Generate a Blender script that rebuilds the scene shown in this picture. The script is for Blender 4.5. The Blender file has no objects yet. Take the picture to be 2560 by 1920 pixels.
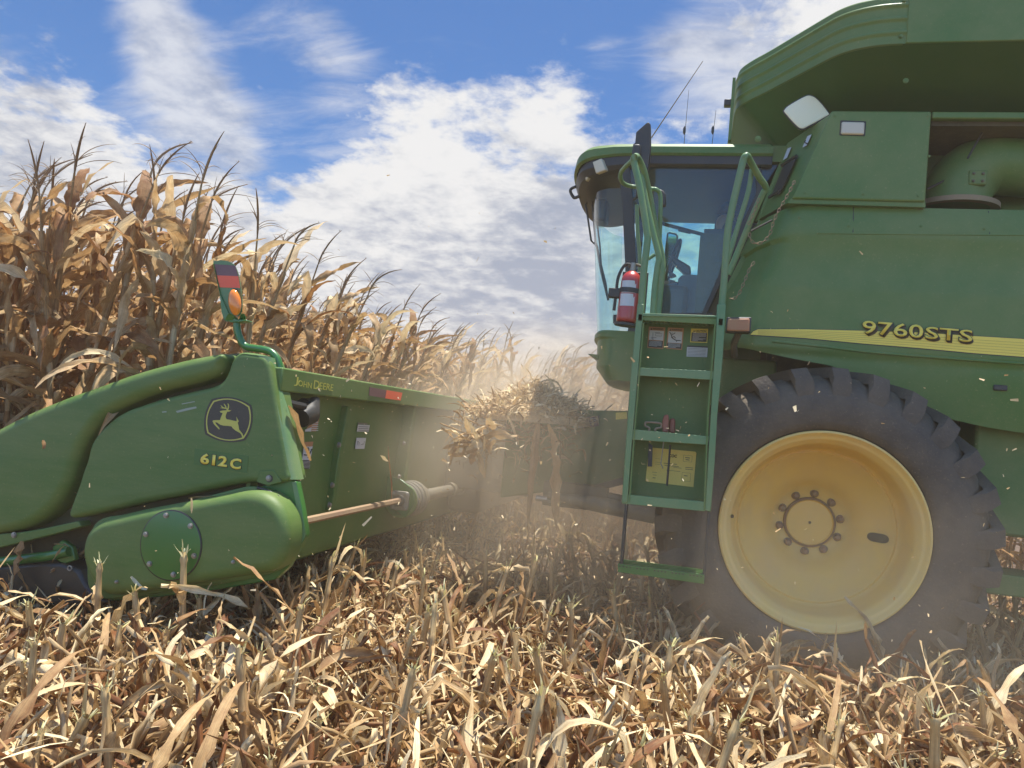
import bpy, bmesh, math, random
import numpy as np
from mathutils import Vector, Matrix
random.seed(7); rng = np.random.default_rng(11)
C = bpy.context.scene.collection
sc = bpy.context.scene
# ---------------------------------------------------------------- camera
CAM_H = 1.35
F, CX, CY = 1930., 1280., 960.          # focal length and centre in photo pixels
_s = 0.09                                # the camera is rolled: the horizon drops to the right
_p1 = np.array([450., 135., F]); _p2 = np.array([1450., 135. + 1000*_s, F])
_up = np.cross(_p2, _p1); _up /= np.linalg.norm(_up)
if _up[1] > 0: _up = -_up
_Y = np.array([450., 135., F]); _Y /= np.linalg.norm(_Y)
_X = np.cross(_Y, _up)
RC = np.array([_X, _Y, _up])             # world = RC @ (right, down, forward)
def ray(u, v): return RC @ np.array([u-CX, v-CY, F])
def P(u, v, X=None, Y=None, Z=None):
    """measured photo point on a real plane of the machine -> metres"""
    d = ray(u, v)
    if X is not None: t = X/d[0]
    elif Y is not None: t = Y/d[1]
    else: t = (Z-CAM_H)/d[2]
    p = d*t
    return Vector((p[0], p[1], p[2]+CAM_H))
cam = bpy.data.cameras.new('camera'); co = bpy.data.objects.new('camera', cam); C.objects.link(co)
cam.sensor_fit = 'HORIZONTAL'; cam.sensor_width = 36; cam.lens = 36*F/2560
cam.clip_start = .05; cam.clip_end = 3000
_m = Matrix.Identity(4)
for i, col in enumerate((RC[:, 0], -RC[:, 1], -RC[:, 2])):
    for j in range(3): _m[j][i] = col[j]
co.matrix_world = Matrix.Translation((0, 0, CAM_H)) @ _m
sc.camera = co
# ---------------------------------------------------------------- light, sky, exposure
SUN = Vector((0.07, 0.13, 0.99)).normalized()
elev = math.asin(SUN.z); az = math.atan2(SUN.x, SUN.y)
sun = bpy.data.lights.new('sun', 'SUN'); sun.energy = 4.6; sun.angle = math.radians(.55); sun.color = (1, .955, .88)
so = bpy.data.objects.new('sun', sun); C.objects.link(so)
so.rotation_euler = SUN.to_track_quat('Z', 'Y').to_euler(); so.location = (6, 8, 20)
sc.view_settings.view_transform = 'Standard'; sc.view_settings.look = 'None'
sc.view_settings.exposure = 1.0; sc.view_settings.gamma = 1
W = bpy.data.worlds.new("World"); sc.world = W; W.use_nodes = True
nt = W.node_tree; N = nt.nodes; L = nt.links; N.clear()
def nd(t, **k):
    n = N.new(t)
    for a, b in k.items(): setattr(n, a, b)
    return n
def mth(op, a, b=None, clamp=False):
    n = nd('ShaderNodeMath', operation=op); n.use_clamp = clamp
    for i, x in enumerate((a, b)):
        if x is None: continue
        if isinstance(x, (int, float)): n.inputs[i].default_value = x
        else: L.new(x, n.inputs[i])
    return n.outputs[0]
sky = nd('ShaderNodeTexSky', sky_type='NISHITA'); sky.sun_disc = False
sky.sun_elevation = elev; sky.sun_rotation = az; sky.altitude = 100; sky.air_density = 1.0; sky.dust_density = .6; sky.ozone_density = 3.0
tc = nd('ShaderNodeTexCoord')
nrm = nd('ShaderNodeVectorMath', operation='NORMALIZE'); L.new(tc.outputs['Generated'], nrm.inputs[0])
D = nrm.outputs[0]
sep = nd('ShaderNodeSeparateXYZ'); L.new(D, sep.inputs[0])
den = mth('ADD', mth('MAXIMUM', sep.outputs[2], 0.0), .22)
inv = mth('DIVIDE', 1.0, den)
flat = nd('ShaderNodeVectorMath', operation='SCALE'); L.new(D, flat.inputs[0]); L.new(inv, flat.inputs['Scale'])
def noise(vec, scale, detail, rough, dist=0, off=(0, 0, 0), stretch=(1, 1, 1), rot=0):
    mp = nd('ShaderNodeMapping'); mp.inputs['Location'].default_value = off; mp.inputs['Scale'].default_value = stretch
    mp.inputs['Rotation'].default_value = (0, 0, rot)
    L.new(vec, mp.inputs[0])
    n = nd('ShaderNodeTexNoise'); n.inputs['Scale'].default_value = scale; n.inputs['Detail'].default_value = detail
    n.inputs['Roughness'].default_value = rough; n.inputs['Distortion'].default_value = dist
    L.new(mp.outputs[0], n.inputs['Vector']); return n.outputs[0]
def blob(u, v, r, w):
    """a patch of sky (direction, angular radius) where cloud is thicker or thinner"""
    d = ray(u, v); d = d/np.linalg.norm(d)
    n = nd('ShaderNodeVectorMath', operation='DISTANCE'); L.new(D, n.inputs[0]); n.inputs[1].default_value = tuple(d)
    m = nd('ShaderNodeMapRange', interpolation_type='SMOOTHSTEP'); m.inputs['From Min'].default_value = r
    m.inputs['From Max'].default_value = 0; m.inputs['To Min'].default_value = 0; m.inputs['To Max'].default_value = w
    L.new(n.outputs['Value'], m.inputs[0]); return m.outputs[0]
def total(lst):
    a = lst[0]
    for b in lst[1:]: a = mth('ADD', a, b)
    return a
cum = total([blob(1100, 470, .30, .42), blob(1330, 640, .30, .34), blob(950, 600, .2, .26), blob(1400, 240, .09, .34), blob(1320, 330, .16, .2),
             blob(820, 500, .08, .35), blob(850, 600, .10, .20), blob(160, 400, .20, .42), blob(40, 260, .11, .3), blob(420, 520, .20, .38), blob(600, 560, .12, .22),
             blob(1150, 860, .34, .42), blob(500, 800, .5, .35), blob(1500, 900, .3, .3), blob(900, 900, .5, .3), blob(2000, 80, .20, .25), blob(1660, 360, .10, .3), blob(1500, 620, .25, .25), blob(1000, 330, .14, .18), blob(-700, 600, .7, .3),
             blob(3300, 500, .9, .3), blob(760, 370, .11, -.45), blob(700, 530, .045, -.4), blob(640, 240, .13, -.35), blob(1100, 60, .24, -.4), blob(350, 330, .09, -.32),
             blob(1560, 110, .14, -.35), blob(1190, 710, .07, -.25), blob(1330, 720, .05, -.2), blob(250, 60, .2, -.35), blob(620, 400, .1, -.3), blob(1230, 180, .09, -.2)])
n1 = noise(flat.outputs[0], 3.1, 9, .60, .15, (1.3, 4.1, .2))
n1b = noise(flat.outputs[0], 9.0, 6, .62, .2, (5.3, 1.1, 2.2))
n1c = noise(flat.outputs[0], 24, 5, .6, .1, (2.3, 8.1, 1.2))
cdens = mth('ADD', mth('ADD', mth('ADD', mth('MULTIPLY', n1, 1.35), mth('MULTIPLY', n1b, .95)), mth('MULTIPLY', n1c, .42)), mth('MULTIPLY', cum, .66))
cr = nd('ShaderNodeMapRange', interpolation_type='SMOOTHSTEP'); cr.inputs['From Min'].default_value = 1.48; cr.inputs['From Max'].default_value = 1.88
L.new(cdens, cr.inputs[0])
cir = total([blob(420, 90, .09, .45), blob(470, 230, .09, .45), blob(560, 330, .10, .42), blob(360, 10, .08, .4), blob(700, 30, .10, .3), blob(840, 110, .07, .3), blob(0, 160, .10, .4),
             blob(880, 330, .14, .4), blob(1960, 120, .22, .5), blob(1700, 150, .12, .35), blob(600, 400, .05, .35), blob(1500, 130, .05, .3), blob(300, 300, .12, .3), blob(1180, 190, .16, .2)])
n2 = noise(flat.outputs[0], 4.2, 8, .64, .5, (0, 0, 0), (1.0, 2.6, 1), .6)
n3 = noise(flat.outputs[0], 1.4, 4, .5, .2, (3, 7, 0))
cdd = mth('ADD', mth('ADD', mth('MULTIPLY', n2, .8), mth('MULTIPLY', n3, .15)), cir)
ci = nd('ShaderNodeMapRange', interpolation_type='SMOOTHSTEP'); ci.inputs['From Min'].default_value = .66; ci.inputs['From Max'].default_value = 1.15
ci.inputs['To Max'].default_value = .75
L.new(cdd, ci.inputs[0])
cov = mth('MAXIMUM', cr.outputs[0], ci.outputs[0])
# cloud tone: lit puffs and greyer cores
n4 = noise(flat.outputs[0], 4.2, 7, .6, .3, (1.42, 4.3, .2))
n5 = noise(flat.outputs[0], 13, 6, .6, .2, (4.42, 1.3, .2))
core = mth('ADD', mth('ADD', mth('MULTIPLY', n4, 1.0), mth('MULTIPLY', mth('SUBTRACT', n5, .5), .75)), mth('MULTIPLY', total([blob(1330, 640, .22, .14), blob(1500, 700, .2, .12), blob(1200, 880, .3, .12), blob(180, 560, .2, .12), blob(1100, 330, .2, -.15), blob(1400, 230, .1, -.2)]), 1.0))
tone = nd('ShaderNodeMapRange', interpolation_type='SMOOTHSTEP'); tone.inputs['From Min'].default_value = .38; tone.inputs['From Max'].default_value = .86
L.new(core, tone.inputs[0])
cc = nd('ShaderNodeMix', data_type='RGBA'); cc.inputs[6].default_value = (.435, .435, .44, 1); cc.inputs[7].default_value = (.19, .215, .275, 1)
L.new(tone.outputs[0], cc.inputs[0])
hz = nd('ShaderNodeMapRange'); hz.inputs['From Min'].default_value = .30; hz.inputs['From Max'].default_value = .0; hz.inputs['To Max'].default_value = .55
L.new(sep.outputs[2], hz.inputs[0])
skym = nd('ShaderNodeVectorMath', operation='MULTIPLY'); skym.inputs[1].default_value = (.031, .049, .068)
L.new(sky.outputs[0], skym.inputs[0])
hm = nd('ShaderNodeMix', data_type='RGBA'); hm.inputs[7].default_value = (.33, .37, .43, 1)
L.new(hz.outputs[0], hm.inputs[0]); L.new(skym.outputs[0], hm.inputs[6])
mx = nd('ShaderNodeMix', data_type='RGBA'); L.new(cov, mx.inputs[0]); L.new(hm.outputs[2], mx.inputs[6]); L.new(cc.outputs[2], mx.inputs[7])
bg = nd('ShaderNodeBackground'); bg.inputs['Strength'].default_value = 1.0; L.new(mx.outputs[2], bg.inputs[0])
# unseen sky behind the camera made brighter, added as fill for the shaded panels
bk_ = nd('ShaderNodeMapRange', interpolation_type='SMOOTHSTEP'); bk_.inputs['From Min'].default_value = .35; bk_.inputs['From Max'].default_value = -.5; bk_.inputs['To Min'].default_value = 1.0; bk_.inputs['To Max'].default_value = 2.4
L.new(sep.outputs[1], bk_.inputs[0]); L.new(bk_.outputs[0], bg.inputs['Strength'])
wo = nd('ShaderNodeOutputWorld'); L.new(bg.outputs[0], wo.inputs[0])
W.cycles.sampling_method = 'MANUAL'; W.cycles.sample_map_resolution = 512
sc.cycles.max_bounces = 8; sc.cycles.transparent_max_bounces = 12; sc.cycles.volume_bounces = 2
sc.cycles.sample_clamp_indirect = 4; sc.cycles.volume_step_rate = 1.0; sc.cycles.volume_max_steps = 64
sc.cycles.caustics_reflective = False; sc.cycles.caustics_refractive = False

# ---------------------------------------------------------------- materials
def mat(name, base, rough=.5, metal=0, dust=0., dustcol=(.42, .34, .15), grime=0., spec=.5, trans=0., coat=0, bump=0., bscale=40, dscale=3.0, streak=None):
    m = bpy.data.materials.new(name); m.use_nodes = True
    t = m.node_tree; n = t.nodes; l = t.links; b = n['Principled BSDF']
    b.inputs['Base Color'].default_value = (*base, 1); b.inputs['Roughness'].default_value = rough
    b.inputs['Metallic'].default_value = metal; b.inputs['Specular IOR Level'].default_value = spec
    b.inputs['Coat Weight'].default_value = coat; b.inputs['Coat Roughness'].default_value = .15
    if dust or bump or grime:
        tcn = n.new('ShaderNodeTexCoord'); mpn = n.new('ShaderNodeMapping'); l.new(tcn.outputs['Object'], mpn.inputs[0])
        if streak: mpn.inputs['Scale'].default_value = streak
    if dust or grime:
        no = n.new('ShaderNodeTexNoise'); no.inputs['Scale'].default_value = dscale; no.inputs['Detail'].default_value = 9; no.inputs['Roughness'].default_value = .68
        l.new(mpn.outputs[0], no.inputs[0])
        r = n.new('ShaderNodeMapRange'); r.inputs[1].default_value = .35; r.inputs[2].default_value = .75
        r.inputs[3].default_value = dust*.45; r.inputs[4].default_value = min(1, dust*1.5); l.new(no.outputs[0], r.inputs[0])
        # finer specks of settled dust
        no2 = n.new('ShaderNodeTexNoise'); no2.inputs['Scale'].default_value = 85; no2.inputs['Detail'].default_value = 3
        l.new(tcn.outputs['Object'], no2.inputs[0])
        r2 = n.new('ShaderNodeMapRange'); r2.inputs[1].default_value = .62; r2.inputs[2].default_value = .74; r2.inputs[4].default_value = dust*.8
        l.new(no2.outputs[0], r2.inputs[0])
        ad = n.new('ShaderNodeMath'); ad.operation = 'ADD'; ad.use_clamp = True; l.new(r.outputs[0], ad.inputs[0]); l.new(r2.outputs[0], ad.inputs[1])
        mxn = n.new('ShaderNodeMix'); mxn.data_type = 'RGBA'; mxn.inputs[6].default_value = (*base, 1); mxn.inputs[7].default_value = (*dustcol, 1)
        l.new(ad.outputs[0], mxn.inputs[0]); l.new(mxn.outputs[2], b.inputs['Base Color'])
        rr = n.new('ShaderNodeMapRange'); rr.inputs[3].default_value = rough; rr.inputs[4].default_value = .85
        l.new(ad.outputs[0], rr.inputs[0]); l.new(rr.outputs[0], b.inputs['Roughness'])
    if bump:
        nb = n.new('ShaderNodeTexNoise'); nb.inputs['Scale'].default_value = bscale; nb.inputs['Detail'].default_value = 5
        l.new(mpn.outputs[0], nb.inputs[0])
        bp = n.new('ShaderNodeBump'); bp.inputs['Strength'].default_value = bump; bp.inputs['Distance'].default_value = .01
        l.new(nb.outputs[0], bp.inputs['Height']); l.new(bp.outputs[0], b.inputs['Normal'])
    return m
G = (.042, .145, .021)
M = {}
M['green'] = mat('green_paint', G, .34, dust=.23, coat=.0, spec=.3, bump=.10, bscale=2.3, dscale=1.6)
M['green_dusty'] = mat('dusty_green_paint', G, .42, spec=.3, dust=.24, bump=.03, bscale=6)
M['green_shade'] = mat('shaded_green_paint', (.018, .080, .008), .5, spec=.25, dust=.03)  # darker copy of the green: shade under the tank put into the colour
M['green_plastic'] = mat('moulded_green_plastic', (.048, .128, .018), .45, spec=.35, dust=.20, bump=.05, bscale=25, dscale=2.2, dustcol=(.34, .31, .12), streak=(1, 1, 5))
M['green_bright'] = mat('clean_green_paint', (.016, .135, .016), .32, dust=.05, coat=.3)
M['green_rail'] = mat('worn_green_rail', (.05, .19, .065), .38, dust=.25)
M['black'] = mat('black_plastic', (.012, .012, .013), .45, dust=.05)
M['black_steel'] = mat('black_steel', (.02, .018, .017), .5, dust=.22)
M['inside'] = mat('dark_interior', (.02, .018, .014), .8, dust=.2)
M['rubber'] = mat('tyre_rubber', (.027, .022, .016), .66, dust=.34, dustcol=(.27, .195, .11), bump=.3, bscale=60)
M['lugs'] = mat('tread_rubber', (.030, .028, .027), .55, dust=.42, dustcol=(.30, .26, .21), bump=.1, bscale=50)
M['yellow_rim'] = mat('yellow_rim_paint', (.82, .54, .11), .45, dust=.42, dustcol=(.62, .43, .21), dscale=5, bump=.04, bscale=8)
M['yellow'] = mat('yellow_decal', (.88, .66, .08), .45, dust=.05)
M['yellow_lines'] = mat('yellow_decal_line', (.50, .36, .05), .5)
M['decal_dark'] = mat('dark_decal', (.018, .016, .015), .5, dust=.08)
M['decal_shadow'] = mat('brown_decal', (.10, .085, .05), .6)
M['emblem_yellow'] = mat('emblem_yellow', (.50, .46, .08), .5)
M['white'] = mat('white_decal', (.62, .61, .58), .6, dust=.15)
M['orange'] = mat('orange_decal', (.50, .20, .08), .6, dust=.25)
M['orange_ref'] = mat('orange_reflector', (.85, .10, .03), .35)
M['maroon'] = mat('maroon_reflector', (.13, .035, .035), .35, dust=.25, dustcol=(.3, .22, .2))
M['amber'] = mat('amber_lens', (.85, .23, .01), .18, coat=.6)
M['amber_dull'] = mat('dusty_amber_lens', (.42, .10, .035), .4, dust=.3)
M['red'] = mat('red_enamel', (.42, .015, .015), .3, dust=.06, coat=.4)
M['red_worn'] = mat('worn_red_paint', (.22, .035, .025), .6, dust=.2)
M['steel'] = mat('zinc_steel', (.30, .29, .27), .42, metal=.7, dust=.25)
M['grey'] = mat('grey_tube', (.15, .15, .155), .45, metal=.3, dust=.3)
M['rust'] = mat('rusty_steel', (.26, .15, .10), .7, metal=.2, dust=.3, bump=.2)
M['lens'] = mat('lamp_lens', (.60, .50, .32), .25, coat=.5)
M['cream'] = mat('cream_plastic', (.90, .80, .50), .4)
M['seat'] = mat('grey_seat_cloth', (.10, .10, .105), .85)
M['cloth'] = mat('dark_blue_cloth', (.012, .015, .028), .9)
M['skin'] = mat('skin', (.35, .18, .11), .55)
M['hair'] = mat('dark_hair', (.02, .014, .01), .7)
M['fuzzy'] = mat('dust_caked_chaff', (.30, .22, .12), .9, bump=.6, bscale=60)
def glass(name, col, alpha_mix, rough=.02):
    m = bpy.data.materials.new(name); m.use_nodes = True; t = m.node_tree; n = t.nodes; l = t.links
    n.remove(n['Principled BSDF'])
    tr = n.new('ShaderNodeBsdfTransparent'); tr.inputs[0].default_value = (*col, 1)
    gl = n.new('ShaderNodeBsdfGlossy'); gl.inputs[0].default_value = (.9, .9, .9, 1); gl.inputs[1].default_value = rough
    df = n.new('ShaderNodeBsdfDiffuse'); df.inputs[0].default_value = (.34, .34, .30, 1)
    lw = n.new('ShaderNodeLayerWeight'); lw.inputs[0].default_value = .5
    pw = n.new('ShaderNodeMath'); pw.operation = 'POWER'; pw.inputs[1].default_value = 4; l.new(lw.outputs['Facing'], pw.inputs[0])
    fr = n.new('ShaderNodeMath'); fr.operation = 'MULTIPLY_ADD'; fr.inputs[1].default_value = .7; fr.inputs[2].default_value = .03; l.new(pw.outputs[0], fr.inputs[0])
    a = n.new('ShaderNodeMixShader'); a.inputs[0].default_value = alpha_mix; l.new(tr.outputs[0], a.inputs[1]); l.new(df.outputs[0], a.inputs[2])
    b = n.new('ShaderNodeMixShader'); l.new(fr.outputs[0], b.inputs[0]); l.new(a.outputs[0], b.inputs[1]); l.new(gl.outputs[0], b.inputs[2])
    l.new(b.outputs[0], n['Material Output'].inputs[0]); return m
M['glass_teal'] = glass('teal_tinted_glass', (.78, .97, .93), .05)
M['glass_door'] = glass('door_glass', (.86, .98, .97), .03)
M['glass_mirror'] = mat('mirror_glass', (.35, .5, .5), .08, metal=.9)

def leafmat(name, c1, c2, c3, trans=.35, rough=.6):
    m = bpy.data.materials.new(name); m.use_nodes = True; t = m.node_tree; n = t.nodes; l = t.links
    b = n['Principled BSDF']; b.inputs['Roughness'].default_value = rough; b.inputs['Specular IOR Level'].default_value = .35
    at = n.new('ShaderNodeAttribute'); at.attribute_name = 'tint'
    oi = n.new('ShaderNodeObjectInfo')
    tcn = n.new('ShaderNodeTexCoord')
    no = n.new('ShaderNodeTexNoise'); no.inputs['Scale'].default_value = 14; no.inputs['Detail'].default_value = 6; no.inputs['Roughness'].default_value = .7
    l.new(tcn.outputs['Object'], no.inputs[0])
    ml = n.new('ShaderNodeMath'); ml.operation = 'MULTIPLY_ADD'; ml.inputs[1].default_value = .9; ml.inputs[2].default_value = -.45; l.new(no.outputs[0], ml.inputs[0])
    m2 = n.new('ShaderNodeMath'); m2.operation = 'MULTIPLY_ADD'; m2.inputs[1].default_value = .22; m2.inputs[2].default_value = -.11; l.new(oi.outputs['Random'], m2.inputs[0])
    a1 = n.new('ShaderNodeMath'); a1.operation = 'ADD'; l.new(at.outputs['Fac'], a1.inputs[0]); l.new(ml.outputs[0], a1.inputs[1])
    a2 = n.new('ShaderNodeMath'); a2.operation = 'ADD'; a2.use_clamp = True; l.new(a1.outputs[0], a2.inputs[0]); l.new(m2.outputs[0], a2.inputs[1])
    cr_ = n.new('ShaderNodeValToRGB'); e = cr_.color_ramp.elements
    e[0].color = (*c1, 1); e[1].color = (*c3, 1); k = cr_.color_ramp.elements.new(.5); k.color = (*c2, 1)
    l.new(a2.outputs[0], cr_.inputs[0])
    # long veins and weathering streaks running along the leaf
    ac = n.new('ShaderNodeAttribute'); ac.attribute_name = 'across'
    cb = n.new('ShaderNodeCombineXYZ'); l.new(ac.outputs['Fac'], cb.inputs[0])
    vn = n.new('ShaderNodeVectorMath'); vn.operation = 'SCALE'; vn.inputs['Scale'].default_value = 2.2; l.new(tcn.outputs['Object'], vn.inputs[0])
    va = n.new('ShaderNodeVectorMath'); va.operation = 'SCALE'; va.inputs['Scale'].default_value = 9; l.new(cb.outputs[0], va.inputs[0])
    vs = n.new('ShaderNodeVectorMath'); vs.operation = 'ADD'; l.new(vn.outputs[0], vs.inputs[0]); l.new(va.outputs[0], vs.inputs[1])
    ns = n.new('ShaderNodeTexNoise'); ns.inputs['Scale'].default_value = 1.6; ns.inputs['Detail'].default_value = 4; ns.inputs['Roughness'].default_value = .75; l.new(vs.outputs[0], ns.inputs[0])
    rs = n.new('ShaderNodeMapRange'); rs.inputs[1].default_value = .3; rs.inputs[2].default_value = .7; rs.inputs[3].default_value = .58; rs.inputs[4].default_value = 1.25; l.new(ns.outputs[0], rs.inputs[0])
    vm = n.new('ShaderNodeVectorMath'); vm.operation = 'SCALE'; l.new(cr_.outputs[0], vm.inputs[0]); l.new(rs.outputs[0], vm.inputs['Scale'])
    l.new(vm.outputs[0], b.inputs['Base Color'])
    bp = n.new('ShaderNodeBump'); bp.inputs['Strength'].default_value = .5; bp.inputs['Distance'].default_value = .004; l.new(ns.outputs[0], bp.inputs['Height']); l.new(bp.outputs[0], b.inputs['Normal'])
    if trans:
        tl = n.new('ShaderNodeBsdfTranslucent'); l.new(vm.outputs[0], tl.inputs[0])
        ms = n.new('ShaderNodeMixShader'); ms.inputs[0].default_value = trans; l.new(b.outputs[0], ms.inputs[1]); l.new(tl.outputs[0], ms.inputs[2])
        l.new(ms.outputs[0], n['Material Output'].inputs[0])
    return m
M['leaf'] = leafmat('dry_corn_leaf', (.28, .115, .034), (.54, .33, .14), (.84, .65, .37), .33)
M['stalk'] = leafmat('dry_corn_stalk', (.20, .12, .05), (.38, .25, .11), (.52, .40, .18), 0)
M['tassel'] = leafmat('corn_tassel', (.20, .12, .06), (.34, .22, .12), (.50, .36, .21), .1)
M['litter'] = leafmat('corn_litter', (.20, .075, .022), (.54, .35, .15), (.90, .74, .43), .2)
M['stub'] = leafmat('cut_stalk', (.17, .070, .024), (.38, .215, .085), (.60, .42, .18), .0)
M['fibre'] = leafmat('shredded_stalk_fibre', (.55, .48, .18), (.66, .60, .26), (.80, .76, .46), .25)
M['greenweed'] = mat('green_weed', (.10, .24, .07), .6)

# ---------------------------------------------------------------- mesh helpers
def link(name, me, m=None, parent=None, smooth=None):
    o = bpy.data.objects.new(name, me); C.objects.link(o)
    if m is not None:
        for x in (m if isinstance(m, (list, tuple)) else [m]): me.materials.append(x)
    if parent is not None: o.parent = parent
    if smooth:
        me.shade_smooth(); me.set_sharp_from_angle(angle=smooth)
    return o
def tag(o, label=None, cat=None, group=None, kind=None):
    if label: o['label'] = label
    if cat: o['category'] = cat
    if group: o['group'] = group
    if kind: o['kind'] = kind
    return o
def empty(name, loc=(0, 0, 0)):
    o = bpy.data.objects.new(name, None); o.empty_display_size = .1; C.objects.link(o); o.location = loc; return o
class MB:
    def __init__(s): s.v = []; s.f = []
    def add(s, vs, fs):
        k = len(s.v); s.v += [tuple(x) for x in vs]; s.f += [tuple(k+i for i in f) for f in fs]; return s
    def box(s, a, b):
        x0, x1 = sorted((a[0], b[0])); y0, y1 = sorted((a[1], b[1])); z0, z1 = sorted((a[2], b[2]))
        return s.add([(x0, y0, z0), (x1, y0, z0), (x1, y1, z0), (x0, y1, z0), (x0, y0, z1), (x1, y0, z1), (x1, y1, z1), (x0, y1, z1)],
                     [(0, 3, 2, 1), (4, 5, 6, 7), (0, 1, 5, 4), (1, 2, 6, 5), (2, 3, 7, 6), (3, 0, 4, 7)])
    def prism(s, pts, off):
        n = len(pts); off = Vector(off); pts = [Vector(p) for p in pts]
        return s.add(pts+[p+off for p in pts], [tuple(range(n)), tuple(range(2*n-1, n-1, -1))]+[((i+1) % n, i, n+i, n+(i+1) % n) for i in range(n)])
    def tube(s, path, r, n=10, closed=False, caps=True):
        path = [Vector(p) for p in path]; rr = r if isinstance(r, (list, tuple)) else [r]*len(path)
        m = len(path); base = len(s.v); up = None
        for i, p in enumerate(path):
            a = path[(i-1) % m] if (closed or i > 0) else path[i]
            b = path[(i+1) % m] if (closed or i < m-1) else path[i]
            t = (b-a).normalized()
            if up is None: up = t.orthogonal().normalized()
            up = (up-t*up.dot(t)).normalized(); q = t.cross(up)
            for k in range(n):
                an = 2*math.pi*k/n; s.v.append(tuple(p+(up*math.cos(an)+q*math.sin(an))*rr[i]))
        for i in range(m if closed else m-1):
            j = (i+1) % m
            for k in range(n): s.f.append((base+i*n+k, base+i*n+(k+1) % n, base+j*n+(k+1) % n, base+j*n+k))
        if caps and not closed:
            s.f.append(tuple(base+k for k in range(n-1, -1, -1))); s.f.append(tuple(base+(m-1)*n+k for k in range(n)))
        return s
    def lathe(s, prof, c, axis='Y', n=64, a0=0, a1=2*math.pi):
        c = Vector(c); base = len(s.v); full = abs(a1-a0-2*math.pi) < 1e-6; nn = n if full else n+1
        for (r, h) in prof:
            for k in range(nn):
                an = a0+(a1-a0)*k/n
                if axis == 'Y': p = Vector((r*math.cos(an), h, r*math.sin(an)))
                elif axis == 'Z': p = Vector((r*math.cos(an), r*math.sin(an), h))
                else: p = Vector((h, r*math.cos(an), r*math.sin(an)))
                s.v.append(tuple(c+p))
        for i in range(len(prof)-1):
            for k in range(n):
                k2 = (k+1) % nn; s.f.append((base+i*nn+k, base+i*nn+k2, base+(i+1)*nn+k2, base+(i+1)*nn+k))
        return s
    def grid(s, rows, flip=False):
        base = len(s.v); w = len(rows[0])
        for r in rows: s.v += [tuple(p) for p in r]
        for i in range(len(rows)-1):
            for j in range(w-1):
                q = (base+i*w+j, base+i*w+j+1, base+(i+1)*w+j+1, base+(i+1)*w+j); s.f.append(q[::-1] if flip else q)
        return s
    def pillow(s, out, y0, depth, r, seg=5):
        """outline [(x,z)] facing -Y at y0 with a rounded front edge; clean caps"""
        n = len(out); o = np.array(out, float)
        area = .5*np.sum(o[:, 0]*np.roll(o[:, 1], -1)-np.roll(o[:, 0], -1)*o[:, 1])
        if area < 0: o = o[::-1].copy()
        t = np.roll(o, -1, 0)-np.roll(o, 1, 0); t /= (np.linalg.norm(t, axis=1)[:, None]+1e-9)
        inn = np.stack([-t[:, 1], t[:, 0]], 1)
        rings = []
        # keep the rounding narrower than the local thickness of the outline
        rv = np.full(n, r)
        for i in range(n):
            p_ = o[i]+inn[i]*1e-4; e1 = o-p_; e2 = np.roll(o, -1, 0)-p_; d_ = inn[i]
            c1 = e1[:, 0]*d_[1]-e1[:, 1]*d_[0]; c2 = e2[:, 0]*d_[1]-e2[:, 1]*d_[0]
            hit = (c1*c2 < 0)
            if hit.any():
                t1 = e1@d_; t2 = e2@d_; tt = (t1+(t2-t1)*(c1/(c1-c2+1e-12)))[hit]; tt = tt[tt > 2e-4]
                if len(tt): rv[i] = min(r, .40*tt.min())
        for _ in range(6): rv = np.minimum(rv, .25*np.roll(rv, 1)+.5*rv+.25*np.roll(rv, -1))
        for _ in range(40):
            q = o+inn*rv[:, None]; eo = np.roll(o, -1, 0)-o; ei = np.roll(q, -1, 0)-q
            bad = (eo*ei).sum(1) < .15*(eo*eo).sum(1)
            if not bad.any(): break
            for sh in (-2, -1, 0, 1, 2, 3): rv = np.where(np.roll(bad, sh), rv*.75, rv)
        for k in range(seg+1):
            a = math.pi/2*k/seg
            q = o+inn*(rv[:, None]*(1-math.cos(a)))
            rings.append([(x, y0+r*(1-math.sin(a)), z) for x, z in q])
        base = len(s.v)
        allr = [[(x, y0+depth, z) for x, z in o]]+rings
        for ring in allr: s.v += ring
        for i in range(len(allr)-1):
            for k in range(n): s.f.append((base+i*n+k, base+i*n+(k+1) % n, base+(i+1)*n+(k+1) % n, base+(i+1)*n+k))
        m = len(allr)-1
        s.f.append(tuple(base+m*n+k for k in range(n))); s.f.append(tuple(base+k for k in range(n-1, -1, -1)))
        return s
    def build(s, name, m, parent=None, smooth=.6, bevel=0, seg=2):
        me = bpy.data.meshes.new(name); me.from_pydata(s.v, [], s.f); me.validate(); me.update()
        bm = bmesh.new(); bm.from_mesh(me); bmesh.ops.recalc_face_normals(bm, faces=bm.faces); bm.to_mesh(me); bm.free()
        o = link(name, me, m, parent, smooth)
        if bevel:
            b = o.modifiers.new('bevel', 'BEVEL'); b.width = bevel; b.segments = seg; b.limit_method = 'ANGLE'; b.angle_limit = .7; b.harden_normals = False
        return o
def smooth_path(pts, k=6, closed=False):
    pts = [np.array(p, float) for p in pts]; n = len(pts); out = []
    rngi = range(n) if closed else range(n-1)
    for i in rngi:
        p0 = pts[(i-1) % n] if closed or i > 0 else pts[i]; p1 = pts[i]; p2 = pts[(i+1) % n]
        p3 = pts[(i+2) % n] if closed or i < n-2 else pts[(i+1) % n]
        for j in range(k):
            t = j/k
            out.append(.5*((2*p1)+(-p0+p2)*t+(2*p0-5*p1+4*p2-p3)*t*t+(-p0+3*p1-3*p2+p3)*t**3))
    if not closed: out.append(pts[-1])
    return out
Z1 = lambda x, y: (x*.3617, y*.3617+640)
Z2 = lambda x, y: (x*.3617, y*.3617+1100)
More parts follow.
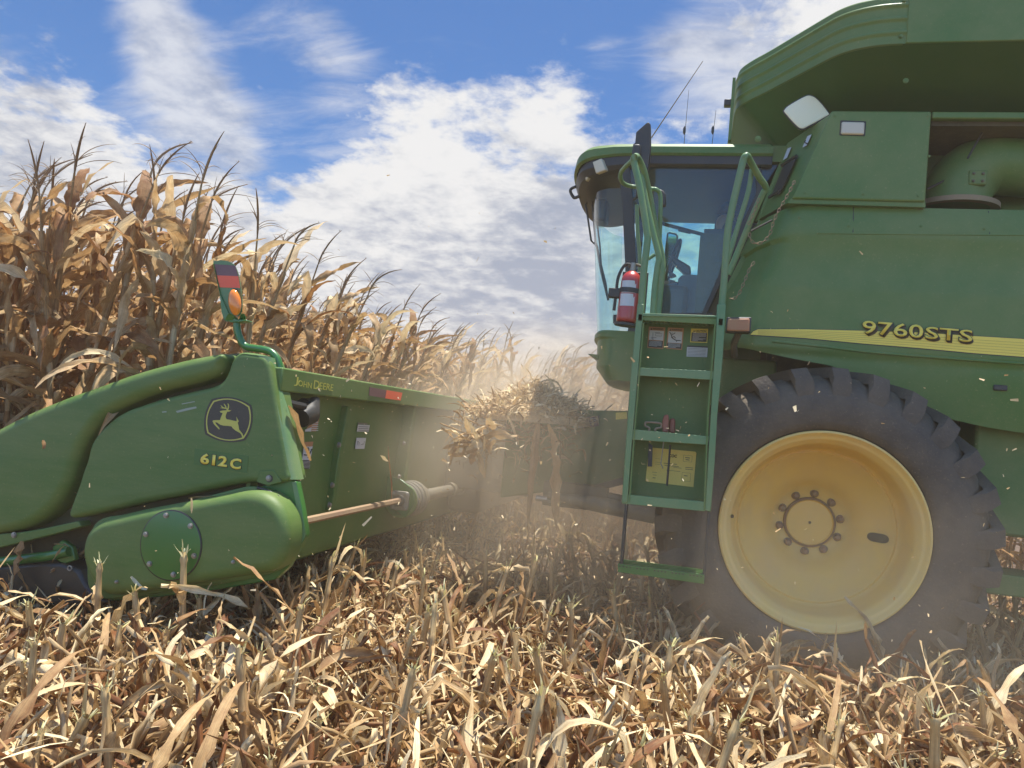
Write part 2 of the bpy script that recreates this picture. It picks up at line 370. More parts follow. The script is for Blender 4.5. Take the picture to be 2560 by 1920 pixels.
Z3 = lambda x, y: (x*.434+680, y*.434+880)
Z4 = lambda x, y: (x*.3315+1400, y*.3315+280)
Z5 = lambda x, y: (x*.4338+1480, y*.4338+760)
Z6 = lambda x, y: (x*.3617+1760, y*.3617)
Z7 = lambda x, y: (x*.3617+1760, y*.3617+600)
Z8 = lambda x, y: (x*.4702+1700, y*.4702+880)
ZL = lambda x, y: (x*.2049+500, y*.2049+620)
ZE = lambda x, y: (x*.1206+500, y*.1206+980)
def OY(z, pts, Y): return [P(*z(*p), Y=Y) for p in pts]
def O2(z, pts, Y, k=5, sm=True):
    q = [P(*z(*p), Y=Y) for p in pts]; q = [(p.x, p.z) for p in q]
    return [tuple(a) for a in smooth_path(q, k, True)] if sm else q
def bolt(mb, p, r, axis='Y', h=.008, n=6):
    p = Vector(p)
    if axis == 'Y': mb.lathe([(r*1.35, 0), (r*1.35, -h*.3), (r, -h*.3), (r, -h), (r*.6, -h*1.15), (0.0005, -h*1.15)], p, 'Y', 12)
    else: mb.lathe([(r*1.35, 0), (r*1.35, h*.3), (r, h*.3), (r, h), (r*.6, h*1.15), (0.0005, h*1.15)], p, 'X', 12)
    return mb
def flat_poly(name, pts, m, parent, off=(0, -.003, 0)):
    """a thin decal or plate"""
    return MB().prism(pts, off).build(name, m, parent, smooth=None)
def text_part(name, body, p0, p1, ptop, m, parent, grow=0., depth=.0015, shear=0., spacing=1.0, push=0., normal=(0, -1, 0)):
    """lettering fitted so its base runs p0..p1 and its top-left touches ptop"""
    cu = bpy.data.curves.new('t', 'FONT'); cu.body = body; cu.offset = grow; cu.shear = shear; cu.space_character = spacing; cu.resolution_u = 3
    to = bpy.data.objects.new('t', cu); C.objects.link(to)
    bpy.context.view_layer.update()
    me = bpy.data.meshes.new_from_object(to.evaluated_get(bpy.context.evaluated_depsgraph_get()))
    bpy.data.objects.remove(to)
    v = np.array([tuple(x.co) for x in me.vertices]); lo = v.min(0); hi = v.max(0)
    p0, p1, pt = Vector(p0), Vector(p1), Vector(ptop); nn = Vector(normal)
    for x in me.vertices:
        a = (x.co.x-lo[0])/(hi[0]-lo[0]); b = (x.co.y-lo[1])/(hi[1]-lo[1])
        x.co = p0+(p1-p0)*a+(pt-p0)*b+nn*push
    o = link(name, me, m, parent)
    so_ = o.modifiers.new('solid', 'SOLIDIFY'); so_.thickness = depth; so_.offset = 0
    return o

# ================================================================ COMBINE HARVESTER
comb = tag(empty('combine_harvester', (0.8, 6.2, 0)), 'dusty green combine harvester with cab, tall grain tank and yellow wheel rims', 'combine harvester')
CB = Matrix.Translation(comb.location).inverted()
def own(o, root=None):
    """keep a world-built piece where it is under its thing"""
    r = root or comb
    o.parent = r; o.matrix_parent_inverse = Matrix.Translation(-Vector(r.location)); return o
YB = 4.80
def bodyY(x, z):
    """bulge of the side panel: flat around the stripe, tucked in at top and bottom"""
    y = YB
    if z > 2.62: y += .10*((z-2.62)/.22)**2*.5
    if 2.30 < z < 2.62: y += .018*math.sin((z-2.30)/.32*math.pi)
    if z < 1.93: y += .02*min(1, (1.93-z)/.03)
    if z < 1.86: y += .16*((1.86-z)/.9)**1.2
    return y
# --- side panel: grid between the slanted front edge and the wheel arch
front_px = [(560, 1425, 6), (520, 1500, 6), (455, 1640, 6), (480, 0, 7), (420, 130, 7), (345, 250, 7), (290, 400, 7), (250, 520, 7), (228, 640, 7), (215, 760, 7)]
fe = []
for a, b, zz in front_px:
    p = P(*(Z6 if zz == 6 else Z7)(a, b), Y=YB); fe.append((p.z, p.x))
fe = sorted(fe)
def xfront(z): return float(np.interp(z, [a for a, b in fe], [b for a, b in fe]))
zt_l, zt_r = P(*Z6(600, 1408), Y=YB).z, P(*Z6(2212, 1465), Y=YB).z
bpx = [(150, 745), (240, 735), (370, 765), (600, 815), (900, 870), (1150, 980), (1400, 1060), (1700, 1230), (1960, 1290), (2212, 1330)]
be = sorted((P(*Z7(*p), Y=YB).x, P(*Z7(*p), Y=YB).z) for p in bpx)
def zbot(x): return float(np.interp(x, [a for a, b in be]+[4.2], [b for a, b in be]+[be[-1][1]-.05]))
rows = []
NT, NS = 60, 60
for i in range(NT+1):
    t = i/NT; r = []
    for j in range(NS+1):
        s_ = (j/NS)**1.3
        z = 2.2
        for _ in range(4):
            x = xfront(z)+s_*(4.2-xfront(z)); zb = zbot(x); z = zb+(2.80-zb)*t
        y = bodyY(x, z)
        e = x-xfront(z); y += .10*max(0, 1-e/.10)**2.2
        r.append((x, y, z))
    rows.append(r)
side = MB().grid(rows)
own(side.build('side_panel', M['green'], None, smooth=1.2))
# top ledge of the panel and the front face that turns in toward the cab
mb = MB().grid([[Vector(p) for p in rows[-1]], [Vector(p)+Vector((0, .10, .025)) for p in rows[-1]], [Vector(p)+Vector((0, .6, .03)) for p in rows[-1]]])
own(mb.build('panel_top', M['green'], None))
fr_ = [r[0] for r in rows]
mb = MB().grid([[Vector(p) for p in fr_], [Vector(p)+Vector((-.07, .16, 0)) for p in fr_], [Vector(p)+Vector((-.16, .50, 0)) for p in fr_]])
fp = own(mb.build('front_panel', M['green'], None))
# raised crease lines
def crease(pts, r, name='crease'):
    q = [P(*p, Y=YB) for p in pts]; q = [Vector((a.x, bodyY(a.x, a.z)-.001, a.z)) for a in smooth_path(q, 6)] if False else [Vector((a[0], bodyY(a[0], a[2])+.002, a[2])) for a in smooth_path(q, 6)]
    own(MB().tube(q, r, 8).build(name, M['green'], None, smooth=1.2))
crease([Z7(470, 700), Z7(800, 735), Z7(1200, 780), Z7(1700, 818), Z7(2260, 858)], .009, 'body_crease')
crease([Z6(780, 1612), Z6(1300, 1618), Z6(2240, 1625)], .006, 'body_crease')
# yellow stripe with fine lines and dark border
def stripe_poly(name, px, m, push):
    q = [P(*p, Y=YB) for p in px]
    v = [(a.x, bodyY(a.x, a.z)-push, a.z) for a in q]
    n = len(v)//2
    mb_ = MB().grid([v[:n], v[n:][::-1]]); return own(mb_.build(name, m, None, smooth=None))
top = [Z7(*p) for p in [(322, 652), (340, 632), (372, 618), (700, 618), (1100, 628), (1500, 640), (1860, 664), (2260, 688)]]
bot = [Z7(*p) for p in [(323, 656), (340, 656), (372, 658), (700, 678), (1100, 716), (1500, 748), (1860, 782), (2260, 812)]]
stripe_poly('stripe_border', [(a, b-1.6) for a, b in top]+[(a, b+2.2) for a, b in bot][::-1], M['decal_dark'], .003)
stripe_poly('yellow_stripe', top+bot[::-1], M['yellow'], .005)
for k in range(1, 6):
    q = k/6.3+.06
    c1 = [(a[0]*(1-q)+b[0]*q, a[1]*(1-q)+b[1]*q-.4) for a, b in zip(top[2:], bot[2:])]
    c2 = [(a[0]*(1-q)+b[0]*q, a[1]*(1-q)+b[1]*q+.45) for a, b in zip(top[2:], bot[2:])]
    stripe_poly('stripe_line', c1+c2[::-1], M['yellow_lines'], .0062)
def Z9(x, y): return (2100+x*.20796, 780+y*.20796)
def body_text(body, p0, p1, pt, m, push, grow, sh=0):
    a, b, c = P(*Z9(*p0), Y=YB-push), P(*Z9(*p1), Y=YB-push), P(*Z9(*pt), Y=YB-push)
    own(text_part('model_lettering', body, a, b, c, m, None, grow=grow, shear=sh))
for (dx, dy, m, push, g) in ((16, 30, 'decal_shadow', .008, .03), (7, 14, 'decal_dark', .010, .035), (0, 0, 'decal_dark', .012, .035), (0, 0, 'yellow', .0145, .008)):
    e = 6 if m == 'decal_dark' else 0
    body_text('9760', (268+dx-e, 258+dy+e), (1000+dx+e, 318+dy+e), (272+dx-e, 98+dy-e), M[m], push, g)
    body_text('STS', (1022+dx-e, 318+dy+e), (1588+dx+e, 366+dy+e), (1034+dx-e, 172+dy-e), M[m], push, g)
# seams, latches and rivets
def seam(pts, name='panel_seam', w=.004, m='black'):
    q = [P(*p, Y=YB) for p in pts]; own(MB().tube([Vector((a.x, bodyY(a.x, a.z)+.002, a.z)) for a in q], w, 6).build(name, M[m], None))
seam([Z6(1040, 1420), Z6(1035, 1500), Z6(1030, 1606)]); seam([Z6(1980, 1450), Z6(1975, 1618)])
for (u, v) in ((660, 1500), (1000, 1560), (1500, 1560), (1940, 1580)):
    a_ = P(*Z6(u, v), Y=YB); own(bolt(MB(), (a_.x, bodyY(a_.x, a_.z)-.001, a_.z), .007, h=.004).build('panel_rivet', M['green_dusty'], None))
for (u, v) in ((700, 1330), (1100, 1340), (1480, 1352), (1550, 800), (1556, 1080), (905, 800)):
    own(bolt(MB(), P(*Z6(u, v), Y=4.779), .006, h=.004).build('panel_rivet', M['green_dusty'], None))
a_ = P(*Z7(2060, 1020), Y=YB); own(MB().box((a_.x-.035, bodyY(a_.x, a_.z)-.012, a_.z-.016), (a_.x+.035, bodyY(a_.x, a_.z)+.02, a_.z+.016)).build('panel_latch', M['black'], None, bevel=.006))
# amber marker on the front of the body
a = [P(*p, Y=4.6) for p in (Z7(158, 532), Z7(330, 532), Z7(322, 640), Z7(150, 632))]
own(MB().prism(a, (0, .09, 0)).build('marker_lamp_housing', M['black'], None, bevel=.006))
a = [P(*p, Y=4.595) for p in (Z7(164, 542), Z7(318, 540), Z7(316, 632), Z7(156, 628))]
own(MB().prism(a, (0, .02, 0)).build('marker_lamp_lens', M['amber_dull'], None, bevel=.008))
own(MB().tube([P(*Z7(240, 640), Y=4.66), P(*Z7(205, 720), Y=4.7), P(*Z7(210, 800), Y=4.8)], .02, 8).build('marker_lamp_arm', M['black_steel'], None))
# --- upper box with work lamp
YU = 4.78
bx = [P(*Z6(*p), Y=YU) for p in [(882, 764), (1575, 767), (1531, 1395), (606, 1372)]]
bxb = [b+Vector((0, .5, 0)) for b in bx]
mb = MB().prism(bx, (0, .06, 0)); own(mb.build('upper_side_panel', M['green'], None, bevel=.012, seg=3))
# lower shadow lip of the box
lip = [P(*Z6(*p), Y=YU+.015) for p in [(606, 1365), (1531, 1390), (1531, 1432), (575, 1404)]]
own(MB().prism(lip, (0, .3, 0)).build('panel_lip', M['green'], None))
# slanted front face toward the cab
f0 = [bx[0]+Vector((.01, .02, -.005)), bx[3]+Vector((.01, .02, 0))]
g0 = P(*Z6(575, 990), Y=5.35); g1 = P(*Z6(352, 1532), Y=5.35)
mb = MB().add([f0[0], f0[1], g1, g0, f0[0]+Vector((.2, .05, 0)), f0[1]+Vector((.2, .05, 0)), g1+Vector((.2, .05, 0)), g0+Vector((.2, .05, 0))],
              [(0, 1, 2, 3), (4, 7, 6, 5), (0, 4, 5, 1), (2, 6, 7, 3), (0, 3, 7, 4), (1, 5, 6, 2)])
own(mb.build('upper_front_panel', M['green'], None))
def on_front(u, v, push=.006):
    """point on the slanted front face"""
    n = (f0[1]-f0[0]).cross(g0-f0[0]).normalized(); d = Vector(ray(u, v)); o = Vector((0, 0, CAM_H))
    if n.dot(d) > 0: n = -n
    t = (f0[0]-o).dot(n)/d.dot(n); return o+d*t+n*push
vent = [on_front(*Z6(*p)) for p in [(648, 1095), (560, 1150), (478, 1352), (530, 1345), (560, 1290)]]
own(MB().prism(vent, (-.006, -.004, 0)).build('front_vent', M['black'], None))
own(MB().tube([on_front(*Z6(548, 1150), .012), on_front(*Z6(650, 1085), .012)], .012, 6).build('vent_bar', M['black'], None))
own(MB().tube([on_front(*Z6(462, 1368), .012), on_front(*Z6(535, 1322), .012)], .012, 6).build('vent_bar', M['black'], None))
for q in ([(610, 1020), (585, 1030), (553, 1110), (580, 1095)], [(750, 932), (722, 945), (688, 1022), (716, 1008)]):
    own(MB().prism([on_front(*Z6(*p)) for p in q], (-.002, -.002, 0)).build('safety_label', M['white'], None))
own(MB().tube([on_front(*Z6(712, 975), .01), on_front(*Z6(705, 990), .01), on_front(*Z6(722, 998), .01)], .004, 5).build('label_picture', M['decal_dark'], None))
# lamp in the upper panel
a = [P(*Z6(*p), Y=YU-.004) for p in [(942, 828), (1124, 834), (1116, 942), (934, 936)]]
own(MB().prism(a, (0, .03, 0)).build('work_lamp_bezel', M['black'], None, bevel=.008, seg=3))
a = [P(*Z6(*p), Y=YU-.012) for p in [(952, 838), (1114, 842), (1108, 930), (946, 926)]]
own(MB().prism(a, (0, .02, 0)).build('work_lamp', M['lens'], None, bevel=.010, seg=3))
# --- bay behind the opening
YO = 4.83
a = [P(*Z6(*p), Y=YU+.01) for p in [(1578, 770), (2300, 773), (2300, 822), (1577, 818)]]
own(MB().prism(a, (0, .05, 0)).build('upper_rail', M['green'], None, bevel=.008))
x0 = bx[1].x+.02; zb_, zt_ = 2.78, 3.31
mb = MB(); mb.box((x0, 5.75, zb_-.3), (4.3, 5.8, zt_)); mb.box((x0-.05, YU+.05, zb_-.1), (x0-.02, 5.8, zt_)); mb.box((x0, YU+.06, zt_-.02), (4.3, 5.8, zt_+.02)); mb.box((x0, 5.0, zb_-.3), (4.3, 5.8, zb_-.1))
own(mb.build('engine_bay', M['inside'], None))
# green grain elevator / duct elbow in the bay
path = [P(*Z6(1720, 1440), Y=5.15), P(*Z6(1745, 1330), Y=5.15), P(*Z6(1830, 1215), Y=5.15), P(*Z6(1960, 1150), Y=5.15), P(*Z6(2120, 1150), Y=5.15), P(*Z6(2400, 1180), Y=5.15)]
sp_ = smooth_path(path, 7); rr = list(np.linspace(.20, .17, len(sp_)))
own(MB().tube(sp_, rr, 36).build('duct_elbow', M['green_dusty'], None, smooth=1.2))
c_ = sp_[0]
own(MB().lathe([(.205, -.03), (.25, -.03), (.25, .0), (.205, .0)], (c_[0], c_[1], c_[2]+.01), 'Z', 40).build('duct_flange', M['rust'], None))
own(MB().tube([(sp_[8][0]-.02, 4.93, sp_[8][2]+.12), (sp_[14][0], 4.94, sp_[14][2]+.20), (sp_[24][0], 4.95, sp_[24][2]+.2)], .006, 6).build('cable', M['black'], None))
own(MB().tube([P(*Z6(1545, 1305), Y=5.0), P(*Z6(1700, 1230), Y=5.0), P(*Z6(1850, 1060), Y=5.0), P(*Z6(2050, 1035), Y=5.0)], .007, 6).build('cable', M['black'], None))
a = P(*Z6(1895, 1225), Y=4.95)
mb = MB().box((a.x-.05, a.y-.0, a.z-.045), (a.x+.05, a.y+.06, a.z+.045)); own(mb.build('duct_bracket', M['green_dusty'], None, bevel=.01))
mb = MB()
for dx in (-.025, .025):
    for dz in (-.022, .022): bolt(mb, (a.x+dx, a.y-.001, a.z+dz), .007)
own(mb.build('bracket_bolt', M['black_steel'], None))
# --- grain tank
ZL_, ZTT = 3.673, 3.96
lipxy = [(.12, 7.6), (.12, 6.4), (.12, 5.62), (.135, 5.47), (.20, 5.35), (.30, 5.22), (.45, 5.01), (.592, 4.81), (.66, 4.725), (.74, 4.665), (.84, 4.625), (.94, 4.61), (1.0, 4.61)]
arc = smooth_path([np.array(p) for p in lipxy[2:]], 5)
arc = [lipxy[0], lipxy[1]]+[tuple(p) for p in arc]
def ring(z, off=0, pts=arc):
    out = []
    for i, p in enumerate(pts):
        a = np.array(pts[max(0, i-1)]); b = np.array(pts[min(len(pts)-1, i+1)]); t = b-a; t = t/np.linalg.norm(t)
        nrm_ = np.array((t[1], -t[0]))       # outward of the tank
        q = np.array(p)-nrm_*off*-1 if False else np.array(p)+nrm_*off
        out.append((q[0], q[1], z))
    return out
s0 = ring(0, .01)[len(arc)//2]; outward = 1 if (s0[0] < arc[len(arc)//2][0]) else -1
prof = []
nz = 40
for i in range(nz+1):
    t = i/nz; z = ZL_+(ZTT-ZL_)*t; off = 0
    for c in (.22, .50, .78):
        off += .013*math.exp(-((t-c)/.035)**2)
    if t > .94: off -= .02*((t-.94)/.06)**2
    prof.append(ring(z, outward*(off+.004)))
n_arc = len(arc)
own(MB().grid(prof).build('tank_corner_panel', M['green'], None, smooth=1.3))
# plain side panel to the rear of the corner
mb = MB().box((1.0, 4.60, ZL_), (4.4, 4.63, 4.35)); own(mb.build('tank_side_panel', M['green_dusty'], None, bevel=.006))
mb = MB()
for (u, v) in ((1373, 122), (1362, 250), (1385, 5)): bolt(mb, P(*Z6(u, v), Y=4.60), .009)
own(mb.build('tank_bolt', M['green'], None))
# folded lip under the extension and sloping hopper walls
low = [(.42, 7.4), (.42, 6.4)]+[(.42+.0*i, 5.32) for i in range(n_arc-2-1)]+[(1.0, 5.30)]
lo2 = []
for i, p in enumerate(arc):
    if i < 2: lo2.append((.46, p[1]-.2 if i == 0 else p[1], 3.30)); continue
    x, y = p; tt = (i-2)/(n_arc-3)
    if x < .16: lo2.append((.46, max(y, 5.38), 3.30))
    else: lo2.append((.46+(x-.16)*.645, 5.38-.08*tt, 3.30))
l1 = ring(ZL_, 0); l1b = ring(ZL_-.012, outward*-.015)
own(MB().grid([ring(ZL_+.02, outward*.002), l1, l1b, ring(ZL_-.012, outward*-.06)]).build('tank_lip', M['green'], None))
mb = MB().grid([ring(ZL_-.008, outward*-.002), [tuple(a) for a in lo2]]); own(mb.build('hopper_wall', M['green_shade'], None, smooth=.9))
mb = MB().add([(.985, 4.605, ZL_-.004), (4.4, 4.605, ZL_-.004), (4.4, 5.30, 3.295), (.985, 5.30, 3.295)], [(0, 1, 2, 3)]); own(mb.build('hopper_side', M['green_shade'], None))
mb = MB().box((.46, 5.32, 2.6), (4.3, 7.2, 3.31)); own(mb.build('tank_body', M['green_dusty'], None))
mb = MB().box((.12, 7.6, 3.66), (4.4, 7.64, 4.3)).box((4.36, 4.62, 3.66), (4.4, 7.6, 4.3)); own(mb.build('tank_far_panel', M['green'], None))
mb = MB()
for (u, v) in ((265, 885), (372, 962)): bolt(mb, P(*Z6(u, v), X=.2), .012, 'Y')
for (u, v) in ((1433, 408), (1394, 558)): bolt(mb, P(*Z6(u, v), Y=4.75), .012)
own(mb.build('hopper_bolt', M['green'], None))
own(MB().tube([P(*Z6(1920, 708), Y=5.0), P(*Z6(2075, 712), Y=5.0)], .018, 8).build('hopper_handle', M['green_dusty'], None))
# small post and bracket at the front corner of the tank
own(MB().box((.085, 5.40, 3.42), (.105, 5.46, 3.86)).build('corner_post', M['green'], None))
a = P(*Z6(140, 695), Y=5.45); b = P(*Z6(205, 740), Y=5.45)
own(MB().box((a.x, 5.42, b.z), (b.x, 5.47, a.z)).build('corner_bracket', M['black'], None, bevel=.006))
# cream panel below the tank corner
a = O2(Z6, [(735, 658), (790, 690), (858, 775), (850, 800), (720, 872), (680, 888), (640, 868), (560, 780), (558, 755), (590, 725), (690, 668)], 4.98, 5)
own(MB().pillow([(x, z) for x, z in a], 4.98, .03, .008, 3).build('cream_lamp_cover', M['cream'], None))
own(MB().tube([(x*1.0, 4.99, z) for x, z in a], .007, 6, closed=True).build('lamp_seal', M['black'], None))
own(MB().tube([(.86, 5.0, 3.42), (1.0, 5.4, 3.38)], .02, 8).build('lamp_arm', M['black'], None))
# --- underbody, axle, far wheels
mb = MB().box((-.05, 5.35, 1.15), (4.3, 7.05, 2.75)); own(mb.build('chassis', M['inside'], None))
mb = MB().box((.5, 5.04, .75), (.95, 7.35, 1.15)).box((.1, 5.25, .9), (.5, 5.45, 1.9)); own(mb.build('front_axle', M['green_dusty'], None, bevel=.02))
mb = MB().box((1.6, 5.0, .95), (4.3, 5.3, 1.75)); own(mb.build('lower_side_panel', M['green_dusty'], None, bevel=.02))
a = P(*Z8(1740, 1190), Y=5.0)
own(MB().box((1.45, 4.95, .62), (4.2, 5.3, .74)).build('frame_rail', M['green_dusty'], None, bevel=.01))
# --- front wheel
TC = Vector((.161*4.5, 0, CAM_H-.098*4.5)); WY = 4.5
def make_wheel(root, yo, sgn, detail=True):
    w = empty('wheel', (TC.x, yo, TC.z)); own(w, root)
    def part(mb, name, m, sm=.6):
        o = mb.build(name, m, None, smooth=sm); o.parent = w; return o
    R = .875; s = sgn
    # tyre carcass with bulged sidewall
    pr = [(.545, .03), (.555, .0), (.60, -.012), (.66, -.020), (.72, -.012), (.77, .005), (.805, .03), (.832, .065), (.858, .12), (.866, .245), (.858, .37), (.832, .425), (.805, .46), (.77, .485), (.70, .50), (.60, .49), (.55, .46)]
    part(MB().lathe([(r, s*h) for r, h in pr], (0, 0, 0), 'Y', 128), 'tyre', M['rubber'], 1.0)
    mb = MB(); NL = 26
    for side_ in (0, 1):
        for k in range(NL):
            a0 = 2*math.pi*(k+.5*side_)/NL+.06
            rows_ = []
            # lug centre line from shoulder to crown, curving forward
            for i, t in enumerate(np.linspace(0, 1, 9)):
                h = -.012+t*.27 if t > .12 else -.004
                rr_ = .762 if i == 0 else (.838 if i == 1 else .905-.012*(1-t)**2)
                if i == 0: h = -.004
                if i == 1: h = .002
                if i == 2: h = .028
                if i > 2: h = .028+(t-.25)/.75*.245
                base_r = .745 if i == 0 else (.79 if i == 1 else .84)
                swing = .0 if i < 2 else .21*((t-.1)**1.25)
                wd = (.034, .044)[i] if i < 2 else (.046-.012*t)
                ha = h if side_ == 0 else .49-h
                A = a0+swing
                wa = wd/rr_
                rows_.append([(base_r*math.cos(A-wa*1.25), s*ha, base_r*math.sin(A-wa*1.25)), (rr_*math.cos(A-wa), s*ha, rr_*math.sin(A-wa)),
                              (rr_*math.cos(A+wa), s*ha, rr_*math.sin(A+wa)), (base_r*math.cos(A+wa*1.25), s*ha, base_r*math.sin(A+wa*1.25))])
            b0 = len(mb.v); mb.grid(rows_)
            mb.f.append((b0, b0+1, b0+2, b0+3)); e0 = b0+4*8; mb.f.append((e0+3, e0+2, e0+1, e0))
    part(mb, 'tread_lugs', M['rubber'], .6)
    # rim: flange, bead channel, dished disc
    pr = [(.540, .030), (.548, .012), (.545, -.002), (.536, -.006), (.528, .0), (.522, .014), (.508, .022), (.500, .026), (.494, .045), (.482, .055), (.470, .10), (.464, .16), (.452, .215), (.446, .245), (.436, .256), (.424, .250), (.414, .262), (.404, .285), (.30, .36), (.235, .43), (.205, .475), (.150, .485)]
    part(MB().lathe([(r, s*h) for r, h in pr], (0, 0, 0), 'Y', 128), 'rim', M['yellow_rim'], .9)
    pr = [(.150, .49), (.142, .474), (.134, .466), (.131, .470), (.130, .478), (.06, .470), (.001, .466)]
    part(MB().lathe([(r, s*h) for r, h in pr], (0, 0, 0), 'Y', 64), 'hub_cap', M['yellow_rim'], .6)
    part(MB().lathe([(.151, s*.487), (.147, s*.468), (.1375, s*.462), (.134, s*.470)], (0, 0, 0), 'Y', 64), 'hub_ring', M['rust'])
    part(MB().lathe([(.009, s*.468), (.007, s*.462), (.0005, s*.461)], (0, 0, 0), 'Y', 16), 'hub_pin', M['black_steel'])
    for k in range(10):
        an = 2*math.pi*k/10+.22
        mbn = MB().lathe([(.026, s*.490), (.026, s*.478), (.018, s*.476), (.017, s*.452), (.010, s*.446), (.0005, s*.446)], (.176*math.cos(an), 0, .176*math.sin(an)), 'Y', 12)
        part(mbn, 'wheel_nut', M['rust'])
    if detail:
        an = -.09; cx_, cz_ = .350*math.cos(an), .350*math.sin(an)
        q = []
        for k in range(18):
            t = 2*math.pi*k/18; q.append((cx_+.05*math.copysign(abs(math.cos(t))**.5, math.cos(t)), cz_+.026*math.sin(t)))
        def rimy(x, z):
            r_ = math.hypot(x, z); return float(np.interp(r_, [.235, .30, .404], [.43, .36, .285]))
        part(MB().prism([(x, s*(rimy(x, z)-.004), z) for x, z in q], (0, -.002, 0)), 'hand_hole', M['inside'], None)
        part(MB().lathe([(.010, .09), (.008, .06), (.005, .05), (.0005, .05)], (-.470, 0, .02), 'Y', 10), 'valve', M['black'])
    return w
make_wheel(comb, WY, 1)
fw = make_wheel(comb, 7.9, -1, False)
# a smaller rear steering wheel, outside the photo to the right but part of the machine
own(MB().lathe([(.30, .0), (.62, -.02), (.66, .1), (.66, .3), (.62, .42), (.3, .4)], (4.3, 5.0, .64), 'Y', 48).build('rear_tyre', M['rubber'], None))
own(MB().box((4.15, 5.2, .5), (4.45, 7.2, .9)).build('rear_axle', M['green_dusty'], None))
own(MB().box((4.3, 5.0, 1.4), (6.3, 7.3, 3.0)).build('rear_hood', M['green'], None, bevel=.1, seg=3))
# --- feeder house
fy0, fy1 = 5.6, 6.9
side_pts = [P(1380, 1024, Y=fy0), P(1560, 1027, Y=fy0), P(1640, 1020, Y=fy0), P(1700, 1100, Y=fy0), P(1660, 1180, Y=fy0), P(1553, 1196, Y=fy0), P(1474, 1218, Y=fy0), P(1380, 1228, Y=fy0)]
side_pts = [Vector((-1.35, fy0, side_pts[0].z-.01))]+side_pts+[Vector((-1.35, fy0, .78))]
own(MB().prism(side_pts, (0, fy1-fy0, 0)).build('feeder_house', M['green_dusty'], None, bevel=.015))
und = [P(1380, 1222, Y=fy0-.03), P(1474, 1216, Y=fy0-.03), P(1558, 1194, Y=fy0-.03), P(1700, 1150, Y=fy0-.03), P(1700, 1172, Y=fy0-.03), P(1556, 1212, Y=fy0-.03), P(1478, 1231, Y=fy0-.03), P(1380, 1250, Y=fy0-.03)]
own(MB().prism(und, (0, .2, 0)).build('feeder_edge', M['black_steel'], None))
def Y3(p, Y): return P(*Z3(*p), Y=Y)
own(MB().prism([Y3(p, fy0-.006) for p in [(1728, 382), (1795, 376), (1797, 436), (1735, 442)]], (0, -.002, 0)).build('safety_label', M['white'], None, smooth=None))
own(MB().prism([Y3(p, fy0-.006) for p in [(1798, 376), (1885, 366), (1882, 426), (1800, 436)]], (0, -.002, 0)).build('safety_label', M['maroon'], None, smooth=None))
own(MB().prism([Y3(p, fy0-.006) for p in [(1980, 350), (2045, 345), (2045, 385), (1980, 390)]], (0, -.002, 0)).build('caution_label', M['yellow'], None, smooth=None))
for k in range(4):
    own(MB().prism([Y3(p, fy0-.01) for p in [(1815, 386+k*11), (1870, 379+k*11), (1870, 382+k*11), (1815, 389+k*11)]], (0, -.001, 0)).build('label_line', M['white'], None, smooth=None))
own(MB().prism([Y3(p, fy0-.01) for p in [(1740, 415), (1750, 400), (1770, 396), (1788, 400), (1785, 410), (1765, 408), (1745, 424)]], (0, -.001, 0)).build('label_picture', M['decal_dark'], None, smooth=None))
# lift cylinders and struts below it
own(MB().tube([P(1370, 1240, Y=5.3), P(1500, 1262, Y=5.3), P(1650, 1292, Y=5.3)], [.03, .055, .055], 14).build('lift_cylinder', M['black_steel'], None))
own(MB().tube([P(1475, 1232, Y=5.5), P(1560, 1250, Y=5.5), P(1680, 1290, Y=5.5)], .032, 12).build('lift_strut', M['black_steel'], None))
own(MB().tube([P(1340, 1245, Y=5.3), P(1420, 1254, Y=5.3)], .02, 10).build('cylinder_rod', M['steel'], None))
mb = MB().box((-1.0, 5.45, .78), (-.55, 5.62, .95)); own(mb.build('strut_bracket', M['black_steel'], None))

# ---------------------------------------------------------------- cab
YN, YF, YC = 5.32, 6.75, 6.03
def plan(xp, xf, y0=YN, y1=YF, n=28, rear=.42, e=.40):
    """cab outline seen from above: rear corner, near side, curved front, far side"""
    pts = [(rear, y0)]+[(rear+(xp-rear)*k/6, y0) for k in range(1, 6)]
    for k in range(n+1):
        a = math.pi*k/n; cy_ = (y0+y1)/2-(y1-y0)/2*math.cos(a)
        pts.append((xp-(xp-xf)*math.sin(a)**e, cy_))
    pts += [(xp+(rear-xp)*k/6, y1) for k in range(1, 6)]+[(rear, y1)]
    return pts
def ringz(pl, zf): return [(x, y, zf(x, y) if callable(zf) else zf) for x, y in pl]
front = lambda x: max(0, min(1, (-.55-x)/.45))
# roof
def rsh(x, y): return -.05*front(x)**2
rt = [ringz(plan(-.62, -.98, rear=.30, y0=YN+.10, y1=YF-.1), lambda x, y: 3.375+rsh(x, y)), ringz(plan(-.66, -1.00, rear=.36, y0=YN+.0, y1=YF), lambda x, y: 3.358+rsh(x, y)),
      ringz(plan(-.68, -1.02, rear=.38, y0=YN-.03, y1=YF+.03), lambda x, y: 3.33+rsh(x, y)), ringz(plan(-.68, -1.03, rear=.38, y0=YN-.035, y1=YF+.035), lambda x, y: 3.285-.02*front(x)+rsh(x, y)),
      ringz(plan(-.67, -1.01, rear=.38, y0=YN-.02, y1=YF+.02), lambda x, y: 3.27-.02*front(x)+rsh(x, y))]
mb = MB()
for k in range(len(rt)-1):
    mb.grid([rt[k], rt[k+1]])
mb.f.append(tuple(range(len(rt[0]))))
own(mb.build('cab_roof', M['green'], None, smooth=.9))
own(MB().box((.36, YN-.0, 3.24), (.62, YF, 3.35)).build('roof_rear', M['green'], None))
